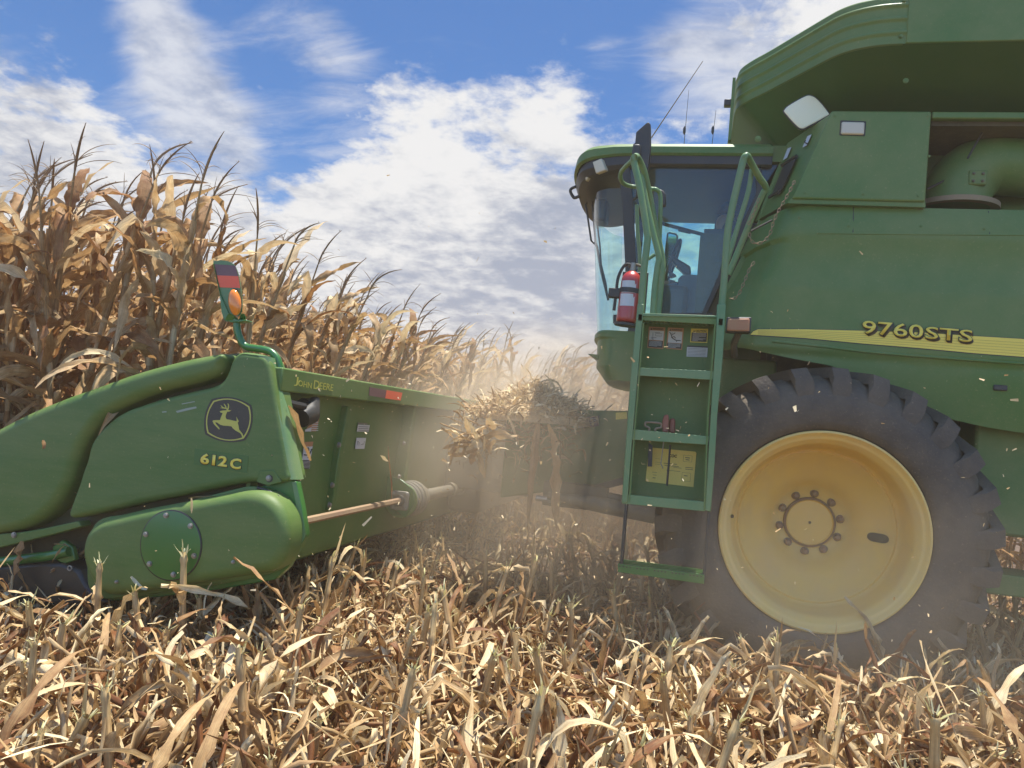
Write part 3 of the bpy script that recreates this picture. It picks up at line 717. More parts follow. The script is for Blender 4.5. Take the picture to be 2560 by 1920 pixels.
# black visor under the roof
vz = [ringz(plan(-.655, -1.00, rear=.38, y0=YN-.015, y1=YF+.015), lambda x, y: 3.272-.02*front(x)+rsh(x, y)), ringz(plan(-.65, -1.015, rear=.38, y0=YN-.015, y1=YF+.015), lambda x, y: 3.215-.05*front(x)),
      ringz(plan(-.63, -.99, rear=.38, y0=YN, y1=YF), lambda x, y: 3.20-.10*front(x)), ringz(plan(-.58, -.94, rear=.38, y0=YN+.06, y1=YF-.06), lambda x, y: 3.19-.10*front(x)),
      ringz(plan(-.40, -.60, rear=.38, y0=YN+.2, y1=YF-.2), 3.18)]
mb = MB()
for k in range(len(vz)-1): mb.grid([vz[k], vz[k+1]])
mb.f.append(tuple(len(mb.v)-1-i for i in range(len(vz[0]))))
own(mb.build('roof_visor', M['black'], None, smooth=.9))
# work lamps set into the visor
def lamp_on(px, Y, name='roof_lamp'):
    q = [P(*Z4(*p), Y=Y) for p in px]
    q[1].y -= .01; q[2].y -= .01; q[0].y += .01; q[3].y += .01
    own(MB().prism(q, (.02, .03, 0)).build(name, M['lens'], None, bevel=.006))
lamp_on([(242, 372), (312, 352), (345, 440), (268, 462)], 5.295)
lamp_on([(182, 440), (196, 432), (210, 498), (190, 518)], 5.37)
# windshield and glass
zt_, zb_ = 3.17, 2.03
def wsring(z):
    t = (z-zb_)/(zt_-zb_)
    return plan(-.545-.055*t, -.755-.135*t, y0=YN+.03, y1=YF-.03, rear=-.53-.05*t, e=.5)[6:-6]
mb = MB().grid([ringz(wsring(z), z-.0) for z in np.linspace(zb_, zt_-.12, 12)])
own(mb.build('windshield', M['glass_teal'], None, smooth=1.5))
# far side window and near door glass
def pz(p, Y): return P(*Z4(*p), Y=Y)
far = [Vector((-.52, YF-.03, 2.2)), Vector((.05, YF-.03, 2.2)), Vector((.05, YF-.03, 3.28)), Vector((-.6, YF-.03, 3.28))]
own(MB().prism(far, (0, .008, 0)).build('far_window', M['glass_teal'], None, smooth=None))
door = [pz((500, 1520), YN+.02), pz((1085, 1520), YN+.02), pz((1490, 640), YN+.02), pz((1640, 400), YN+.02), pz((480, 395), YN+.02)]
own(MB().prism(door, (0, .008, 0)).build('door_glass', M['glass_door'], None, smooth=None))
# pillars, door seal, sill, rear wall
def bar(pts, w, d, Y, name, m, wdir=None):
    """flat bar along pts (plane Y) of width w, depth d"""
    q = [Vector(p) for p in pts]; L_, R_ = [], []
    for i, p in enumerate(q):
        t = (q[min(i+1, len(q)-1)]-q[max(0, i-1)]).normalized(); n = Vector((t.z, 0, -t.x))
        L_.append(p-n*w/2); R_.append(p+n*w/2)
    return own(MB().prism(L_+R_[::-1], (0, d, 0)).build(name, m, None, bevel=.004))
bar([pz((485, 420), YN), pz((510, 700), YN), pz((530, 1100), YN), pz((545, 1560), YN)], .075, .07, YN, 'door_pillar', M['black'])
bar([pz((440, 480), YN+.02), pz((500, 500), YN+.02)], .05, .06, YN, 'visor_bracket', M['black'])
bar([pz((1500, 420), YN-.01), pz((1500, 620), YN-.01), pz((1400, 820), YN-.01), pz((1085, 1530), YN-.01)], .035, .05, YN, 'door_seal', M['black'])
bar([pz((400, 1560), YN), pz((1150, 1545), YN)], .06, .05, YN, 'door_sill', M['black'])
bar([pz((1240, 1400), YN-.03), pz((1500, 900), YN-.03), pz((1560, 700), YN-.03), pz((1680, 400), YN-.03)], .05, .05, YN, 'cab_corner', M['green'])
own(MB().box((.05, YF-.08, 2.0), (.44, YF-.01, 3.3)).build('far_wall', M['black'], None))
own(MB().box((.44, YN+.02, 1.9), (.47, YF, 3.28)).build('cab_rear_wall', M['black'], None))
own(MB().box((-.50, YN+.05, 1.98), (.44, YF-.05, 2.05)).build('cab_floor', M['black'], None))
own(MB().box((-.60, YN+.05, 3.235), (.44, YF-.05, 3.25)).build('headliner', mat('headliner', (.06, .065, .07), .9), None))
for yy in (YF-.05,):
    own(MB().box((-.61, yy, 2.05), (-.55, yy+.06, 3.28)).build('far_pillar', M['black'], None))
# green cab base under the windshield
def bring(z, g): return ringz(plan(-.55+g, -.76+g, y0=YN+.02, y1=YF-.02, rear=.4, e=.5), z)
mb = MB()
bz = [bring(2.045, 0), bring(2.03, -.012), bring(2.0, -.012), bring(1.985, .012), bring(1.80, .02), bring(1.70, .10), bring(1.70, .3)]
for k in range(len(bz)-1): mb.grid([bz[k], bz[k+1]])
own(mb.build('cab_base', M['green'], None, smooth=.8))
own(MB().box((-.45, 5.4, 1.45), (.45, 7.0, 1.78)).build('cab_underside', M['black'], None, bevel=.05))
# step plate sticking out at the front of the cab base
q = [P(1468, 884, Y=5.45), P(1500, 902, Y=5.45), P(1590, 906, Y=5.45), P(1590, 886, Y=5.45), P(1520, 888, Y=5.45)]
own(MB().prism(q, (0, .5, 0)).build('front_step', M['green_dusty'], None, bevel=.006))
q = [P(1500, 905, Y=5.5), P(1590, 908, Y=5.5), P(1590, 940, Y=5.5), P(1540, 936, Y=5.5), P(1510, 920, Y=5.5)]
own(MB().prism(q, (0, .4, 0)).build('step_bracket', M['black_steel'], None, bevel=.02))
# wipers: dark linkage hanging in front of the windshield
wy = 5.9
own(MB().tube([pz(p, wy) for p in [(265, 560), (195, 700), (235, 970), (270, 1010), (262, 900), (245, 700), (262, 580)]], .008, 6).build('wiper_linkage', M['black'], None))
own(MB().tube([pz(p, wy) for p in [(262, 980), (280, 1020), (310, 1200), (365, 1420)]], .010, 6).build('wiper_arm', M['black'], None))
own(MB().tube([pz(p, wy) for p in [(272, 640), (275, 800), (300, 1000), (310, 1150), (345, 1290), (362, 1415)]], .007, 6).build('wiper_blade', M['black'], None))
own(MB().tube(smooth_path([pz(p, 5.75) for p in [(175, 550), (100, 570), (78, 595), (100, 640), (120, 645), (190, 615)]], 4), .012, 8).build('cab_grab_handle', M['black'], None))
own(MB().box((-.86, 5.75, 2.93), (-.76, 5.95, 3.1)).build('wiper_mount', M['black'], None, bevel=.02))
# mirrors on the door side
def z4prism(name, px, Y, d, m, bev=.01):
    return own(MB().prism([pz(p, Y) for p in px], (0, d, 0)).build(name, m, None, bevel=bev, seg=3))
z4prism('mirror', [(574, 150), (650, 82), (668, 74), (684, 90), (686, 260), (666, 420), (645, 470), (600, 470), (590, 440), (552, 380), (542, 300), (552, 238), (566, 232)], 5.0, .06, M['black'], .014)
z4prism('mirror_joint', [(552, 240), (605, 240), (610, 320), (548, 330)], 4.97, .04, M['black'], .01)
own(MB().tube([pz((600, 440), 5.03), pz((585, 640), 5.1), pz((560, 660), 5.3)], .012, 8).build('mirror_arm', M['black'], None))
z4prism('small_mirror', [(740, 575), (780, 590), (797, 620), (800, 700), (775, 712), (765, 700), (762, 620)], 5.0, .05, M['black'], .01)
# inside the cab
z4prism('display_screen', [(1092, 880), (1250, 880), (1250, 1000), (1112, 1000), (1085, 985), (1088, 885)], 5.75, .06, M['black'], .012)
own(MB().tube([pz((720, 828), 5.9), pz((1100, 930), 5.9)], .014, 8).build('sunshade_bar', M['black'], None))
z4prism('sunshade_clip', [(890, 880), (985, 905), (985, 918), (890, 896)], 5.88, .02, M['black'], .003)
z4prism('side_mirror_far', [(812, 915), (830, 908), (872, 918), (884, 935), (880, 1060), (835, 1180), (800, 1180), (795, 1080)], 7.3, .05, M['glass_mirror'], .008)
own(MB().tube([pz(p, 7.29) for p in [(812, 915), (830, 908), (872, 918), (886, 935), (882, 1060), (838, 1182), (798, 1182), (792, 1080)]], .008, 6, closed=True).build('far_mirror_frame', M['black'], None))
z4prism('passenger_seat', [(890, 1260), (915, 1232), (1000, 1225), (1160, 1245), (1220, 1280), (1230, 1540), (800, 1540), (775, 1400), (785, 1300), (880, 1290), (890, 1330)], 5.55, .35, M['seat'], .05)
z4prism('steering_column', [(800, 1080), (835, 1062), (900, 1110), (985, 1160), (990, 1225), (940, 1220), (880, 1165), (830, 1105)], 6.1, .10, M['black'], .02)
z4prism('steering_column', [(815, 1100), (850, 1140), (835, 1200), (880, 1230), (830, 1245), (810, 1190)], 6.1, .08, M['black'], .01)
own(MB().tube([pz((870, 1150), 6.15), pz((940, 1225), 6.15)], .01, 6).build('control_lever', M['steel'], None))
c_ = pz((850, 1130), 6.2)
own(MB().tube([(c_.x+.19*math.cos(a)*.25, 6.2+.19*math.sin(a), c_.z+.19*math.cos(a)*.9) for a in np.linspace(0, 2*math.pi, 25)[:-1]], .013, 8, closed=True).build('steering_wheel', M['black'], None))
own(MB().box((-.30, 5.5, 2.05), (-.1, 6.9, 2.42)).build('front_console', M['black'], None, bevel=.04))
own(MB().box((.05, 5.95, 2.05), (.42, 6.5, 2.55)).build('operator_seat', M['seat'], None, bevel=.06, seg=3))
own(MB().box((.30, 5.97, 2.45), (.43, 6.48, 3.02)).build('seat_back', M['seat'], None, bevel=.05, seg=3))
# antennas
for (a, b, r) in (((1628, 345), (1757, 153), .005), ((1710, 362), (1722, 225), .003), ((1780, 362), (1790, 275), .003)):
    Ya = 5.6 if r > .004 else 6.6
    own(MB().tube([P(*a, Y=Ya), P(*b, Y=Ya)], [r, r*.5], 6).build('antenna', M['rust'] if r > .004 else M['black_steel'], None))
for q in ((1711, 326, 6.6), (1782, 325, 6.6)):
    a = P(q[0], q[1], Y=q[2]); own(MB().lathe([(.001, -.04), (.012, -.02), (.012, .02), (.001, .04)], a, 'Z', 8).build('antenna_coil', M['black'], None))

# ---------------------------------------------------------------- ladder and platform
YLd = 4.21
lad = empty('ladder', (-.1, YLd, 1.5)); own(lad)
def lown(o): return own(o, comb) if False else _sub(o, lad)
def _sub(o, p):
    o.parent = p; o.matrix_parent_inverse = Matrix.Translation(-Vector((-.1, YLd, 1.5))); return o
def L5(p, Y=YLd): return P(*Z5(*p), Y=Y)
rl = [(262, 0), (300, 0), (292, 80), (245, 640), (232, 780), (205, 1145), (170, 1148), (195, 800), (222, 420), (240, 240)]
rr_ = [(722, 0), (772, 0), (752, 330), (722, 640), (708, 900), (685, 1198), (650, 1190), (668, 900), (692, 500), (712, 200)]
_sub(MB().prism([L5(p) for p in rl], (0, .05, 0)).build('side_rail', M['green_rail'], None, bevel=.004), lad)
_sub(MB().prism([L5(p) for p in rr_], (0, .05, 0)).build('side_rail', M['green_rail'], None, bevel=.004), lad)
mb = MB()
for (a, b) in (((292, 110), (248, 640)), ((248, 640), (210, 1140))):
    mb.prism([L5(a), L5(b), L5(b, YLd+.18), L5(a, YLd+.18)], (.008, 0, 0))
_sub(mb.build('rail_web', M['green_dusty'], None, smooth=None), lad); mb = MB()
for (a, b) in (((716, 90), (672, 640)), ((672, 640), (652, 1190))):
    mb.prism([L5(a), L5(b), L5(b, YLd+.18), L5(a, YLd+.18)], (-.008, 0, 0))
_sub(mb.build('rail_web', M['green_dusty'], None, smooth=None), lad)
# step fronts, treads
for (t0, t1, b1, b0) in (((290, 52), (722, 66), (722, 78), (290, 70)), ((262, 366), (702, 386), (695, 438), (252, 412)), ((232, 722), (674, 762), (668, 812), (228, 782)), ((198, 1098), (655, 1140), (650, 1195), (172, 1150))):
    _sub(MB().prism([L5(p, YLd+.004) for p in (t0, t1, b1, b0)], (0, .012, 0)).build('step', M['green_rail'], None, bevel=.002), lad)
    A, B = L5(t0, YLd+.01), L5(t1, YLd+.01)
    mb = MB()
    nb = 12
    for k in range(4): mb.prism([A+Vector((0, .012+.045*k, -.004)), B+Vector((0, .012+.045*k, -.004)), B+Vector((0, .030+.045*k, -.004)), A+Vector((0, .030+.045*k, -.004))], (0, 0, -.01))
    for k in range(nb+1):
        a = A.lerp(B, k/nb); mb.box((a.x-.006, a.y+.012, a.z-.006), (a.x+.006, a.y+.165, a.z-.018))
    _sub(mb.build('tread', M['green_dusty'], None, smooth=None), lad)
# back panel of the ladder box
bp_ = [(296, 112), (716, 130), (690, 440), (668, 800), (655, 1150), (205, 1110), (235, 760), (270, 400)]
_sub(MB().prism([L5(p, YLd+.19) for p in bp_], (0, .02, 0)).build('back_panel', M['green'], None, smooth=None), lad)
# labels on the panel
YP = YLd+.186
def Zs(x, y): return (1600+x*.0904, 800+y*.0904)
def lab(name, px, m, push=0., Y=None): return _sub(MB().prism([P(*Zs(*p), Y=(Y or YP)-push) for p in px], (0, -.0008, 0)).build(name, m, None, smooth=None), lad)
def rect(a, b, c, d, u0, v0, u1, v1):
    """sub-rectangle of the quad a b c d (clockwise from top left)"""
    f = lambda u, v: ((a[0]*(1-u)+b[0]*u)*(1-v)+(d[0]*(1-u)+c[0]*u)*v, (a[1]*(1-u)+b[1]*u)*(1-v)+(d[1]*(1-u)+c[1]*u)*v)
    return [f(u0, v0), f(u1, v0), f(u1, v1), f(u0, v1)]
def textline(body, q, m, push, grow=.02):
    a, b, c = (P(*Zs(*p), Y=YP-push) for p in (q[3], q[2], q[0])); _sub(text_part('label_lettering', body, a, b, c, m, None, grow=grow), lad)
Q1 = [(245, 180), (705, 205), (645, 805), (200, 770)]; Q2 = [(770, 205), (1215, 225), (1165, 830), (725, 795)]
for Q, head in ((Q1, 'WARNING'), (Q2, 'WARNING')):
    lab('warning_label', Q, M['orange'], 0)
    lab('label_field', rect(*Q, .07, .17, .93, .61 if Q is Q1 else .70), M['white'], .0015)
    lab('label_field', rect(*Q, .05, .64 if Q is Q1 else .72, .93, .95), M['decal_dark'], .0015)
    textline(head, rect(*Q, .24, .05, .88, .145), M['decal_dark'], .002)
    lab('label_picture', [rect(*Q, .12, .045, .22, .15)[3], rect(*Q, .12, .045, .22, .15)[2], rect(*Q, .17, .045, .17, .15)[0]], M['decal_dark'], .002)
    n_l = 5 if Q is Q1 else 4
    for k in range(n_l):
        v = (.67 if Q is Q1 else .745)+k*.052
        lab('label_line', rect(*Q, .1, v, .86 if k < n_l-1 else .6, v+.018), M['white'], .0025)
# falling figure pictogram
def picto(pts, w): 
    q = [P(*Zs(*p), Y=YP-.003) for p in pts]; _sub(MB().tube(q, [w]*len(q), 6).build('label_picture', M['decal_dark'], None), lad)
picto([(820, 335), (870, 420), (880, 480)], .0022); picto([(880, 420), (920, 390), (975, 355)], .0018); picto([(870, 480), (940, 530), (1000, 565), (1125, 570)], .0026)
picto([(890, 480), (940, 455), (985, 505)], .0022); picto([(1010, 570), (1012, 610)], .0016); picto([(882, 365), (892, 372)], .0034)
for q in ([(360, 345), (350, 540)], [(430, 380), (425, 440), (600, 445), (610, 380), (430, 375)], [(300, 480), (450, 490)], [(310, 515), (380, 535)], [(410, 345), (560, 350)]): picto(q, .0010)
Q3 = [(1415, 235), (1885, 245), (1860, 635), (1385, 615)]
lab('caution_label', Q3, M['yellow'], 0); lab('label_field', rect(*Q3, .045, .28, .955, .94), M['decal_dark'], .0015)
textline('CAUTION', rect(*Q3, .26, .10, .90, .235), M['decal_dark'], .002)
lab('label_picture', [rect(*Q3, .13, .1, .23, .24)[3], rect(*Q3, .13, .1, .23, .24)[2], rect(*Q3, .18, .1, .18, .24)[0]], M['decal_dark'], .002)
for k in range(8): lab('label_line', rect(*Q3, .12, .32+k*.077, (.92, .9, .92, .9, .5, .9, .75, .45)[k], .345+k*.077), M['white'], .0025)
Q4 = [(1300, 745), (1875, 770), (1855, 1030), (1285, 1010)]
lab('notice_label', Q4, M['white'], 0)
for k in range(6): lab('label_line', rect(*Q4, .05, .12+k*.15, .92, .16+k*.15), M['grey'], .0015)
lab('label_field', [(1310, 705), (1870, 730), (1870, 765), (1305, 742)], M['decal_dark'], .0)
# yellow service chart behind the lower steps
def Zy(x, y): return (1580+x*.1386, 1030+y*.1386)
def laby(name, px, m, push=0.): return _sub(MB().prism([P(*Zy(*p), Y=YP-push) for p in px], (0, -.0008, 0)).build(name, m, None, smooth=None), lad)
laby('service_chart', [(305, 650), (330, 640), (1140, 715), (1162, 740), (1108, 1355), (265, 1255), (245, 1235)], mat('faded_yellow_chart', (.74, .56, .10), .5, dust=.2), 0)
_q = rect((300, 645), (1160, 720), (1108, 1350), (245, 1250), .44, .13, .60, .22)
a, b, c = (P(*Zy(*p), Y=YP-.002) for p in (_q[3], _q[2], _q[0])); _sub(text_part('chart_lettering', 'COC', a, b, c, M['decal_dark'], None, grow=.04), lad)
QY = ((300, 645), (1160, 720), (1108, 1350), (245, 1250))
for (u0, v0, u1, v1) in ((.34, .40, .62, .415), (.36, .46, .66, .475), (.55, .50, .72, .51), (.80, .46, .96, .475), (.80, .51, .96, .525), (.40, .60, .70, .61), (.74, .12, .92, .125), (.74, .30, .92, .305), (.74, .12, .745, .3), (.92, .12, .925, .3),
                         (.74, .62, .92, .625), (.74, .86, .92, .865), (.74, .62, .745, .86), (.92, .62, .925, .86), (.12, .7, .22, .71), (.14, .78, .22, .79), (.14, .86, .2, .88), (.16, .4, .3, .405), (.16, .46, .3, .465), (.16, .3, .28, .305), (.78, .18, .88, .2), (.78, .7, .86, .72), (.79, .24, .87, .26)):
    laby('chart_line', rect(*QY, u0, v0, u1, v1), M['decal_shadow'], .0015)
# straps in front of the chart, hitch tools on the step
def zy(p, Y): return P(*Zy(*p), Y=Y)
_sub(MB().tube([zy((690, 590), YLd+.12), zy((665, 900), YLd+.12), zy((630, 1330), YLd+.12)], .006, 6).build('rubber_strap', M['black'], None), lad)
_sub(MB().prism([zy(p, YLd+.12) for p in [(300, 560), (372, 600), (360, 985), (282, 985)]], (0, .01, 0)).build('rubber_flap', M['black'], None), lad)
_sub(MB().tube([zy((572, 540), YLd+.12), zy((540, 780), YLd+.12), zy((520, 930), YLd+.12), zy((560, 1020), YLd+.12)], .003, 6).build('wire_hook', M['steel'], None), lad)
# lower hanging step on rubber straps
_sub(MB().prism([L5(p, YLd+.02) for p in [(205, 1150), (188, 1152), (160, 1500), (150, 1545), (172, 1548)]], (0, .06, 0)).build('hanging_strap', M['black'], None), lad)
_sub(MB().prism([L5(p, YLd+.02) for p in [(684, 1198), (668, 1196), (636, 1600), (650, 1616)]], (0, .06, 0)).build('hanging_strap', M['black'], None), lad)
A, B = L5((150, 1497), YLd+.01), L5((648, 1560), YLd+.01); A2, B2 = L5((148, 1545), YLd+.01), L5((645, 1614), YLd+.01)
_sub(MB().prism([A, B, B2, A2], (0, .012, 0)).build('step', M['green_bright'], None, bevel=.002), lad)
mb = MB()
for k in range(4): mb.prism([A+Vector((0, .012+.045*k, 0)), B+Vector((0, .012+.045*k, 0)), B+Vector((0, .03+.045*k, 0)), A+Vector((0, .03+.045*k, 0))], (0, 0, -.012))
_sub(mb.build('tread', M['green_bright'], None, smooth=None), lad)
mb = MB()
for k in range(24):
    if k % 5 == 4: continue
    a = A.lerp(B, (k+.6)/24.5)+Vector((0, -.002, -.012)); mb.box((a.x-.004, a.y, a.z-.003), (a.x+.004, a.y+.003, a.z+.004))
_sub(mb.build('step_slot', M['black'], None, smooth=None), lad)
# platform with expanded-metal grating behind the ladder head
A, B = L5((290, 60)), L5((722, 72))
zp = A.z
mb = MB().box((A.x-.02, YLd+.01, zp-.03), (B.x+.03, YLd+.03, zp)).box((A.x-.02, YN-.04, zp-.04), (B.x+.03, YN-.02, zp)).box((A.x-.02, YLd, zp-.035), (A.x, YN, zp)).box((B.x+.01, YLd, zp-.035), (B.x+.03, YN, zp))
nx = 16
for k in range(nx):
    x = A.x+(B.x-A.x)*(k+.5)/nx; mb.box((x-.004, YLd+.03, zp-.012), (x+.004, YN-.04, zp-.001))
for k in range(15):
    y = YLd+.06+k*(YN-YLd-.1)/15; w_ = .009; mb.box((A.x, y-w_, zp-.014), (B.x+.01, y+w_, zp-.003))
own(mb.build('platform', M['green_dusty'], None, smooth=None))
# handrails
def hr(px, Y, r=.019, name='handrail', k=4, closed=False, m=None):
    q = [pz(p[:2], p[2] if len(p) > 2 else Y) for p in px]
    return own(MB().tube(smooth_path(q, k, closed), r, 10, closed=closed).build(name, m or M['green_rail'], None, smooth=1.2))
hr([(592, 1700), (610, 1500), (632, 1200), (658, 980), (655, 900), (600, 560), (557, 372), (566, 338), (590, 350, 4.5), (640, 470, 4.6), (700, 760, 4.7), (765, 1080, 4.75), (773, 1180, 4.75), (758, 1330, 4.75), (738, 1540, 4.75)], YLd+.03)
hr([(560, 350), (470, 440, 4.45), (456, 495, 4.5), (480, 540, 4.6), (540, 562, 4.65), (600, 566, 4.65), (690, 580, 4.7), (725, 585, 4.7), (755, 625, 4.72), (757, 760, 4.72), (750, 1000, 4.75), (742, 1200, 4.75)], YLd+.05, .013)
hr([(612, 470), (650, 680), (700, 900), (745, 1090), (735, 1170), (712, 1350), (700, 1540)], 4.6, .018)
hr([(580, 700), (585, 900), (600, 1080), (600, 1300)], 4.9, .012)
hr([(665, 1110), (715, 1075)], 4.62, .010)
hr([(1205, 1700), (1222, 1450), (1240, 1240), (1262, 930), (1290, 760), (1340, 540), (1384, 360), (1410, 332), (1436, 375, 4.4), (1500, 490, 4.5), (1552, 570, 4.6), (1528, 620, 4.62), (1450, 790, 4.66), (1360, 1010, 4.7), (1270, 1225, 4.72)], YLd+.03)
hr([(1447, 432), (1420, 600), (1360, 800), (1300, 1000), (1252, 1150)], 4.5, .014)
# chains hanging beside the door
def chain(px, Y, name='chain'):
    q = [Vector(a) for a in smooth_path([pz(p, Y) for p in px], 12)]
    d = [0]
    for a, b in zip(q, q[1:]): d.append(d[-1]+(b-a).length)
    n_ = int(d[-1]/.022); mb_ = MB()
    for k in range(n_):
        s0_ = d[-1]*k/n_; s1_ = d[-1]*(k+1.25)/n_
        def at(s):
            i = int(np.searchsorted(d, min(s, d[-1]-1e-6), 'right'))-1; i = min(i, len(q)-2); return q[i].lerp(q[i+1], (min(s, d[-1])-d[i])/max(1e-6, d[i+1]-d[i]))
        a, b = at(s0_), at(s1_); t = (b-a); u = Vector((0, 1, 0)) if k % 2 else t.cross(Vector((0, 1, 0))).normalized()
        u = u*.0065; mb_.tube([a+u*.4, a+t*.25+u, a+t*.75+u, b+u*.4, b-u*.4, a+t*.75-u, a+t*.25-u, a-u*.4], .0022, 5, closed=True)
    own(mb_.build(name, M['rust'], None))
chain([(1430, 910), (1435, 960), (1480, 995), (1545, 970), (1590, 905), (1600, 860), (1640, 760), (1720, 620), (1770, 520)], 4.62)
chain([(1465, 1130), (1430, 1180), (1390, 1280), (1350, 1370), (1310, 1410), (1280, 1405)], 4.62)
chain([(1500, 650), (1470, 740), (1420, 850)], 4.58)
own(MB().tube([pz((1440, 898), 4.7), pz((1600, 815), 4.7)], .006, 6).build('panel_bar', M['black'], None))

# ---------------------------------------------------------------- loose equipment on the combine
fe_ = tag(empty('fire_extinguisher', tuple(P(*Z4(525, 1400), Y=4.75))), 'red fire extinguisher strapped upright beside the cab ladder', 'fire extinguisher')
def fown(o): o.parent = fe_; o.matrix_parent_inverse = Matrix.Translation(-Vector(fe_.location)); return o
a, b = P(*Z4(497, 1590), Y=4.75), P(*Z4(548, 1200), Y=4.75); ax_ = (b-a); Lx = ax_.length
q = [a.lerp(b, t) for t in (0, .015, .05, .1, .8, .88, .94, .98, 1.0)]
fown(MB().tube(q, [.05, .058, .062, .062, .062, .058, .045, .028, .02], 24).build('cylinder', M['red'], None, smooth=1.0))
fown(MB().tube([b, b+ax_.normalized()*.05], [.018, .018], 12).build('valve', M['steel'], None))
fown(MB().tube([b+ax_*.09+Vector((-.03, 0, 0)), b+ax_*.13+Vector((.02, 0, 0)), b+ax_*.11+Vector((.07, 0, -.01))], .009, 8).build('handle', M['black_steel'], None))
fown(MB().tube(smooth_path([b+ax_*.10, b+ax_*.12+Vector((-.05, 0, 0)), b+Vector((-.085, 0, -.04)), b+Vector((-.09, 0, -.14)), b+Vector((-.095, 0, -.25))], 4), .010, 8).build('hose', M['black'], None))
for t in (.30, .55):
    c0_ = a.lerp(b, t); c1_ = a.lerp(b, t+.17)
    fown(MB().lathe([(.0632, 0), (.0632, .075)], c0_, 'Z', 16, -2.4, -.9).build('paper_label', M['white'], None))
c0_ = a.lerp(b, .56)
fown(MB().tube([c0_, c0_+ax_.normalized()*.03], [.066, .066], 24, caps=False).build('clamp_band', M['black'], None))
fown(MB().box((c0_.x-.13, c0_.y-.02, c0_.z-.03), (c0_.x-.05, c0_.y+.03, c0_.z+.03)).build('bracket', M['black'], None, bevel=.006))
fown(MB().box((c0_.x-.06, c0_.y+.06, a.z-.0), (c0_.x+.10, c0_.y+.075, c0_.z+.15)).build('mounting_plate', M['black'], None, bevel=.004))
fown(MB().tube([a-ax_.normalized()*.005, a-ax_.normalized()*.02], [.07, .07], 20).build('foot_ring', M['black'], None))
# hitch pin and red clevis lying on the step
hp = MB().tube(smooth_path([zy(p, YLd+.06) for p in [(300, 340), (310, 290), (240, 250), (240, 200), (270, 185), (490, 200), (530, 235), (520, 280), (430, 300), (420, 340)]], 4), .006, 8).build('hitch_pin', M['rust'], None, smooth=1.2)
tag(hp, 'rusty looped hitch pin lying on the green ladder step', 'hitch pin')
rc = tag(empty('drawbar_clevis', tuple(zy((660, 360), YLd+.06))), 'worn red metal clevis block standing on the ladder step', 'clevis')
def rown(o): o.parent = rc; o.matrix_parent_inverse = Matrix.Translation(-Vector(rc.location)); return o
rown(MB().prism([zy(p, YLd+.05) for p in [(550, 360), (545, 160), (575, 60), (630, 40), (660, 60), (665, 140), (655, 370)]], (0, .04, 0)).build('plate', M['red_worn'], None, bevel=.01))
rown(MB().prism([zy(p, YLd+.08) for p in [(660, 375), (670, 150), (690, 115), (740, 110), (782, 130), (775, 385)]], (0, .04, 0)).build('plate', M['red_worn'], None, bevel=.01))

# ---------------------------------------------------------------- operator
def skin_body(name, verts, edges, radii, m, parent, sub=2):
    me = bpy.data.meshes.new(name); me.from_pydata([tuple(v) for v in verts], edges, []); o = link(name, me, m)
    o.modifiers.new('skin', 'SKIN'); me.skin_vertices or None
    sk = me.skin_vertices[0].data if me.skin_vertices else None
    if sk is None:
        bm = bmesh.new(); bm.from_mesh(me); bm.verts.layers.skin.verify(); bm.to_mesh(me); bm.free(); sk = me.skin_vertices[0].data
    for i, r in enumerate(radii):
        rr2 = r if isinstance(r, tuple) else (r, r)
        sk[i].radius = rr2; sk[i].use_root = (i == 0)
    s_ = o.modifiers.new('sub', 'SUBSURF'); s_.levels = sub; s_.render_levels = sub
    o.modifiers['skin'].use_smooth_shade = True
    return o
# seated, facing -X (forward), hands on the wheel
hx, hy, hz_ = .17, 6.0, 2.29
V_ = [(hx, hy, hz_), (hx+.02, hy, hz_+.18), (hx+.02, hy, hz_+.38), (hx, hy, hz_+.50), (hx-.01, hy, hz_+.57), (hx-.02, hy, hz_+.66), (hx-.02, hy, hz_+.74),
      (hx, hy-.18, hz_+.45), (hx-.10, hy-.23, hz_+.22), (hx-.33, hy-.16, hz_+.17), (hx-.40, hy-.14, hz_+.19),
      (hx, hy+.18, hz_+.45), (hx-.10, hy+.23, hz_+.22), (hx-.33, hy+.16, hz_+.17), (hx-.40, hy+.14, hz_+.19),
      (hx-.02, hy-.10, hz_-.02), (hx-.42, hy-.13, hz_+.02), (hx-.46, hy-.13, hz_-.38), (hx-.56, hy-.13, hz_-.43),
      (hx-.02, hy+.10, hz_-.02), (hx-.42, hy+.13, hz_+.02), (hx-.46, hy+.13, hz_-.38), (hx-.56, hy+.13, hz_-.43)]
E_ = [(0, 1), (1, 2), (2, 3), (3, 4), (4, 5), (5, 6), (3, 7), (7, 8), (8, 9), (9, 10), (3, 11), (11, 12), (12, 13), (13, 14), (0, 15), (15, 16), (16, 17), (17, 18), (0, 19), (19, 20), (20, 21), (21, 22)]
R_ = [(.12, .15), (.12, .15), (.13, .17), (.09, .12), .055, (.085, .075), (.08, .07), .065, .05, .038, .035, .065, .05, .038, .035, .085, .075, .05, .04, .085, .075, .05, .04]
per = skin_body('person', V_, E_, R_, M['cloth'], None)
tag(per, 'seated driver in dark blue work clothes inside the cab, facing forward', 'person')
hd = skin_body('head', [(hx-.02, hy, hz_+.62), (hx-.035, hy, hz_+.70), (hx-.03, hy, hz_+.79), (hx-.12, hy, hz_+.695)], [(0, 1), (1, 2), (1, 3)], [.065, (.088, .076), (.082, .074), .018], M['skin'], None); hd.parent = per
hd.name = 'head'
